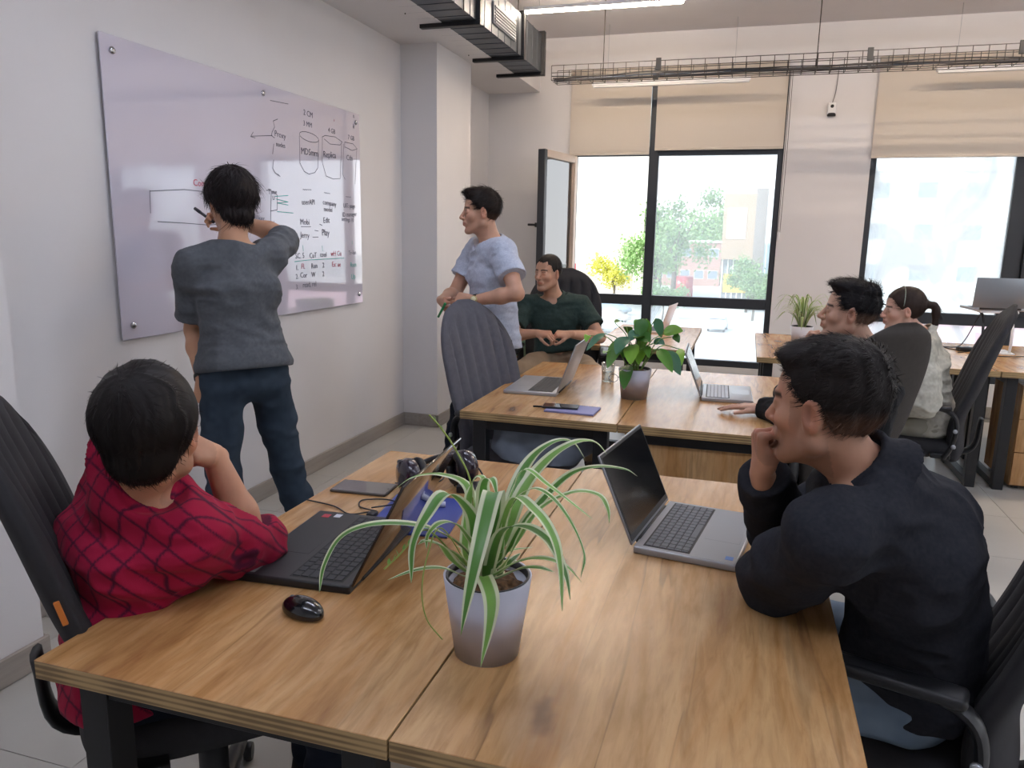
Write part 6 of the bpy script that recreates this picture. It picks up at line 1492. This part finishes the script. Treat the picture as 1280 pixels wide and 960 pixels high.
for (x, y, h, r, k, lab) in [(-11.8, 104, 12.0, 4.2, 0, 'light green street tree at the left edge of the street window'), (-10.6, 118, 16.5, 4.6, 1, 'tallest thin street tree, left of the street'), (-15.0, 140, 12.0, 5.5, 0, 'bushy tree behind the tallest street tree'),
                             (-22, 185, 14, 9, 1, 'far rounded tree at the street end, left'), (-12, 215, 16, 10, 0, 'far rounded tree at the street end, middle'), (-1, 190, 14.5, 8, 0, 'far rounded tree at the street end, right'), (-36, 200, 15, 10, 0, 'far wide tree behind the parked cars'),
                             (-9.3, 92, 4.4, 2.4, 1, 'small dark bush low at the left of the street window'), (-.4, 118, 7.0, 3.0, 1, 'hedge tree beside the brown building'), (1.0, 96, 6.4, 2.6, 1, 'hedge tree nearest the camera, right of the street'), (.2, 107, 6.8, 2.8, 1, 'middle hedge tree right of the street'), (-17.6, 106, 8.2, 3.0, 2, 'yellow-green bush outside the open window')]:
    tree(x, y, h, r, k, lab)
def building(x, y, w, d, h, wall, label, rows, cols, rz=0, win=(1.5, 1.5), roof=None, face='front', wc='#7f8b95'):
    t = empty('building', (x, y, GZ), rz); tag(t, label, 'building'); b = new(); box(b, -w/2, w/2, -d/2, d/2, 0, h, .02, 1); obj('wall', b, wall, t, smooth=False)
    b = new(); box(b, -w/2-.3, w/2+.3, -d/2-.3, d/2+.3, h, h+.45); obj('roof', b, roof or mat('pale parapet', '#d8d2c8', .8), t, smooth=False)
    g = mat('far pane '+wc, wc, .15); ww, wh = win
    for r in range(rows):
        for c in range(cols):
            cx = -w/2+w*(c+.5)/cols; cz = h*(r+.55)/rows
            b = new(); box(b, cx-ww/2-.1, cx+ww/2+.1, -d/2-.06, -d/2+.05, cz-wh/2-.1, cz+wh/2+.1); f = obj('window', b, mat('far frame', '#c9c5be', .6), t, smooth=False)
            b = new(); box(b, cx-ww/2, cx+ww/2, -d/2-.08, -d/2-.05, cz-wh/2, cz+wh/2); obj('pane', b, g, f, smooth=False)
    return t
m_bcream = mat('sunlit cream render', '#e9e2d2', .85, noise=.03, nscale=.8); m_bbrown = mat('brown cladding', '#a5917b', .8, noise=.06, nscale=.5); m_bwhite = mat('white render', '#ecebe6', .8)
building(-24.0, 124, 17.0, 10, 27.0, m_bcream, 'sunlit cream apartment block beyond the open window', 5, 3, 0, (3.0, 2.6), wc='#a8a296')
building(-41, 124, 15, 10, 27.0, m_bwhite, 'white block at the left beyond the open sash', 5, 3, 0, (2.0, 2.2), wc='#b5b9bb')
building(-12.4, 168, 14, 8, 9.0, mat('brick', '#a58478', .9), 'distant low brick house at the end of the street', 2, 5, 0, (1.8, 1.6), mat('pale roof', '#d5cfc6', .8))
# modern block on the right side of the street, brown box with glass wall and curved white roof
def modern():
    t = empty('building', (.75, 118, GZ)); tag(t, 'modern building with brown box, glass wall and curved white roof right of the street', 'building')
    b = new(); box(b, -4.4, -.2, -7, 7, 7.0, 15.9); obj('brown_box', b, m_bbrown, t, smooth=False)
    b = new(); box(b, -3.9, -1.3, -7.1, -6.9, 9.8, 14.0); obj('recessed_panel', b, mat('pale cladding', '#cbb9a8', .8), t, smooth=False)
    b = new(); box(b, -.2, 1.3, -7, 7, 0, 16.6); obj('stair_tower', b, mat('grey brown cladding', '#86807a', .8), t, smooth=False)
    b = new(); box(b, -4.2, -.2, -6, 6, 0, 7.0); obj('ground_floor', b, mat('grey glass front', '#8f979c', .3), t, smooth=False)
    b = new(); box(b, -3.9, -.5, -6.4, -6.1, 2.4, 5.0); obj('yellow_sign_band', b, mat('yellow panel', '#d3b655', .6), t, smooth=False)
    for k in range(6):
        b = new(); box(b, -4.2+k*.72, -4.05+k*.72, -6.3, -6.0, 0, 7.0); obj('pillar', b, m_bwhite, t, smooth=False)
    b = new(); pts = []
    for k in range(13):
        a = k/12*PI/2; pts.append((1.3+5.5*math.sin(a)*1.0, 9.5+7.0*math.cos(a)))
    rs = [[Vector((x, y_, z_)) for x, z_ in [(1.3, 0)]+pts[:-1]+[(6.8, 9.5), (6.8, 0)]] for y_ in (-7, 7)]; rings(b, rs); obj('curved_roof', b, mat('white curved roof', '#dfe4e6', .5), t, smooth=False)
    b = new(); box(b, 1.3, 6.8, -7.2, -7.0, 0, 9.3); obj('glass_wall', b, mat('blue grey glass', '#8ea2ac', .2), t, smooth=False)
    for k in range(7):
        b = new(); box(b, 1.5+k*.85, 1.6+k*.85, -7.3, -7.1, 0, 9.3); obj('glazing_bar', b, m_bwhite, t, smooth=False)
modern()
def fence(pts, label):
    t = empty('street_fence', (pts[0][0], pts[0][1], GZ)); tag(t, label, 'fence'); (x0, y0), (x1, y1) = pts; n = 26; d = Vector((x1-x0, y1-y0, 0)); L_ = d.length; rz = math.atan2(d.y, d.x); m = mat('grey fence', '#8d959b', .7)
    b = new(); box(b, 0, .08, -.04, .04, 0, 1.9); pme = None
    for k in range(n):
        if k == 0: o = obj('post', b, m, t, smooth=False); pme = o.data
        else: o = link('post', pme, t)
        o.location = d*(k/(n-1)); o.rotation_euler = (0, 0, rz)
    for z_ in (.3, .9, 1.5, 1.8):
        b = new(); box(b, 0, L_, -.02, .02, z_, z_+.06); o = obj('rail', b, m, t, smooth=False); o.rotation_euler = (0, 0, rz)
fence([(-9.0, 70), (-12.6, 128)], 'grey metal fence along the left side of the street'); fence([(6.5, 92), (2.0, 150)], 'grey metal fence along the right side of the street')
def vehicle(x, y, rz, body, label, w=1.8, l=4.3, h=1.45, van=False, name='car', cat='car'):
    t = empty(name, (x, y, GZ+.13), rz); tag(t, label, cat); m = mat('car paint '+body, body, .3, coat=.4); gl = mat('car glass', '#39444c', .15)
    prof = [(-l/2, .35), (-l/2, .85), (-l*.30, .95), (-l*.17, h), (l*.22, h), (l*.38, .95), (l/2, .85), (l/2, .35)] if not van else [(-l/2, .35), (-l/2, h), (l*.28, h), (l*.40, h*.62), (l/2, h*.5), (l/2, .35)]
    b = new(); rings(b, [[Vector((s*w/2*(.86 if z_ > 1 and not van else 1), y_, z_)) for y_, z_ in prof] for s in (-1, 1)]); obj('body', b, m, t, angle=20)
    b = new()
    if van: box(b, -w*.44, w*.44, l*.30, l*.39, h*.62, h*.9)
    else: box(b, -w*.445, w*.445, -l*.2, l*.27, .98, h-.08)
    obj('windows', b, gl, t)
    for sx in (-1, 1):
        for sy in (-1, 1):
            b = new(); lathe(b, [(.0, -.1), (.3, -.1), (.32, 0), (.3, .1), (0, .1)], 16, cap=False, M=Matrix.Translation((sx*w*.45, sy*l*.31, .32)) @ Matrix.Rotation(PI/2, 4, 'Y')); obj('wheel', b, m_black, t)
    return t
vehicle(-2.6, 84, rad(176), '#c7d0d4', 'silver car driving on the pale street in the lower window')
vehicle(-10.0, 128, rad(4), '#c25a60', 'red kiosk van parked at the left side of the street', 3.4, 6.4, 3.6, True, 'van', 'van')
for k, (x, y, c) in enumerate([(-13.2, 78, '#d7dcde'), (-16.6, 80, '#aeb9bf'), (-14.6, 87, '#c9bfb6'), (-18.4, 90, '#dfe3e4'), (-16.0, 97, '#8fa3b0')]):
    vehicle(x, y, rad(70), c, ['white parked car nearest the open window, in the left car park', 'grey parked car left of the white one in the car park', 'beige parked car in the second row of the car park', 'pale parked car at the left of the second row', 'blue-grey parked car furthest back in the car park'][k])
# awning and red shop front seen past the open sash, pink building below the right window
def shop():
    t = empty('shop_front', (-13.9, 60.0, GZ)); tag(t, 'red shop front with pink awning seen through the open sash', 'shop')
    b = new(); box(b, -1.0, .6, -1.2, 1.2, 0, 7.6); obj('wall', b, mat('red shop wall', '#c22f36', .6), t, smooth=False)
    b = new(); rings(b, [[Vector((x_, 1.0, 9.2)), Vector((x_, -1.9, 9.0)), Vector((x_, -1.9, 8.8)), Vector((x_, 1.0, 7.6))] for x_ in (-1.5, .5)]); obj('awning', b, mat('pink awning', '#c9a1ab', .7), t, smooth=False)
shop()
building(21, 62, 26, 8, 5.0, mat('pink render', '#d9aab4', .8), 'low pink building below the hazy right window', 1, 5, 0, (1.6, 2.2), None, wc='#b86a78')
building(24, 95, 36, 10, 17, m_bwhite, 'pale office block behind the hazy right window', 4, 8, 0, (1.8, 1.6))
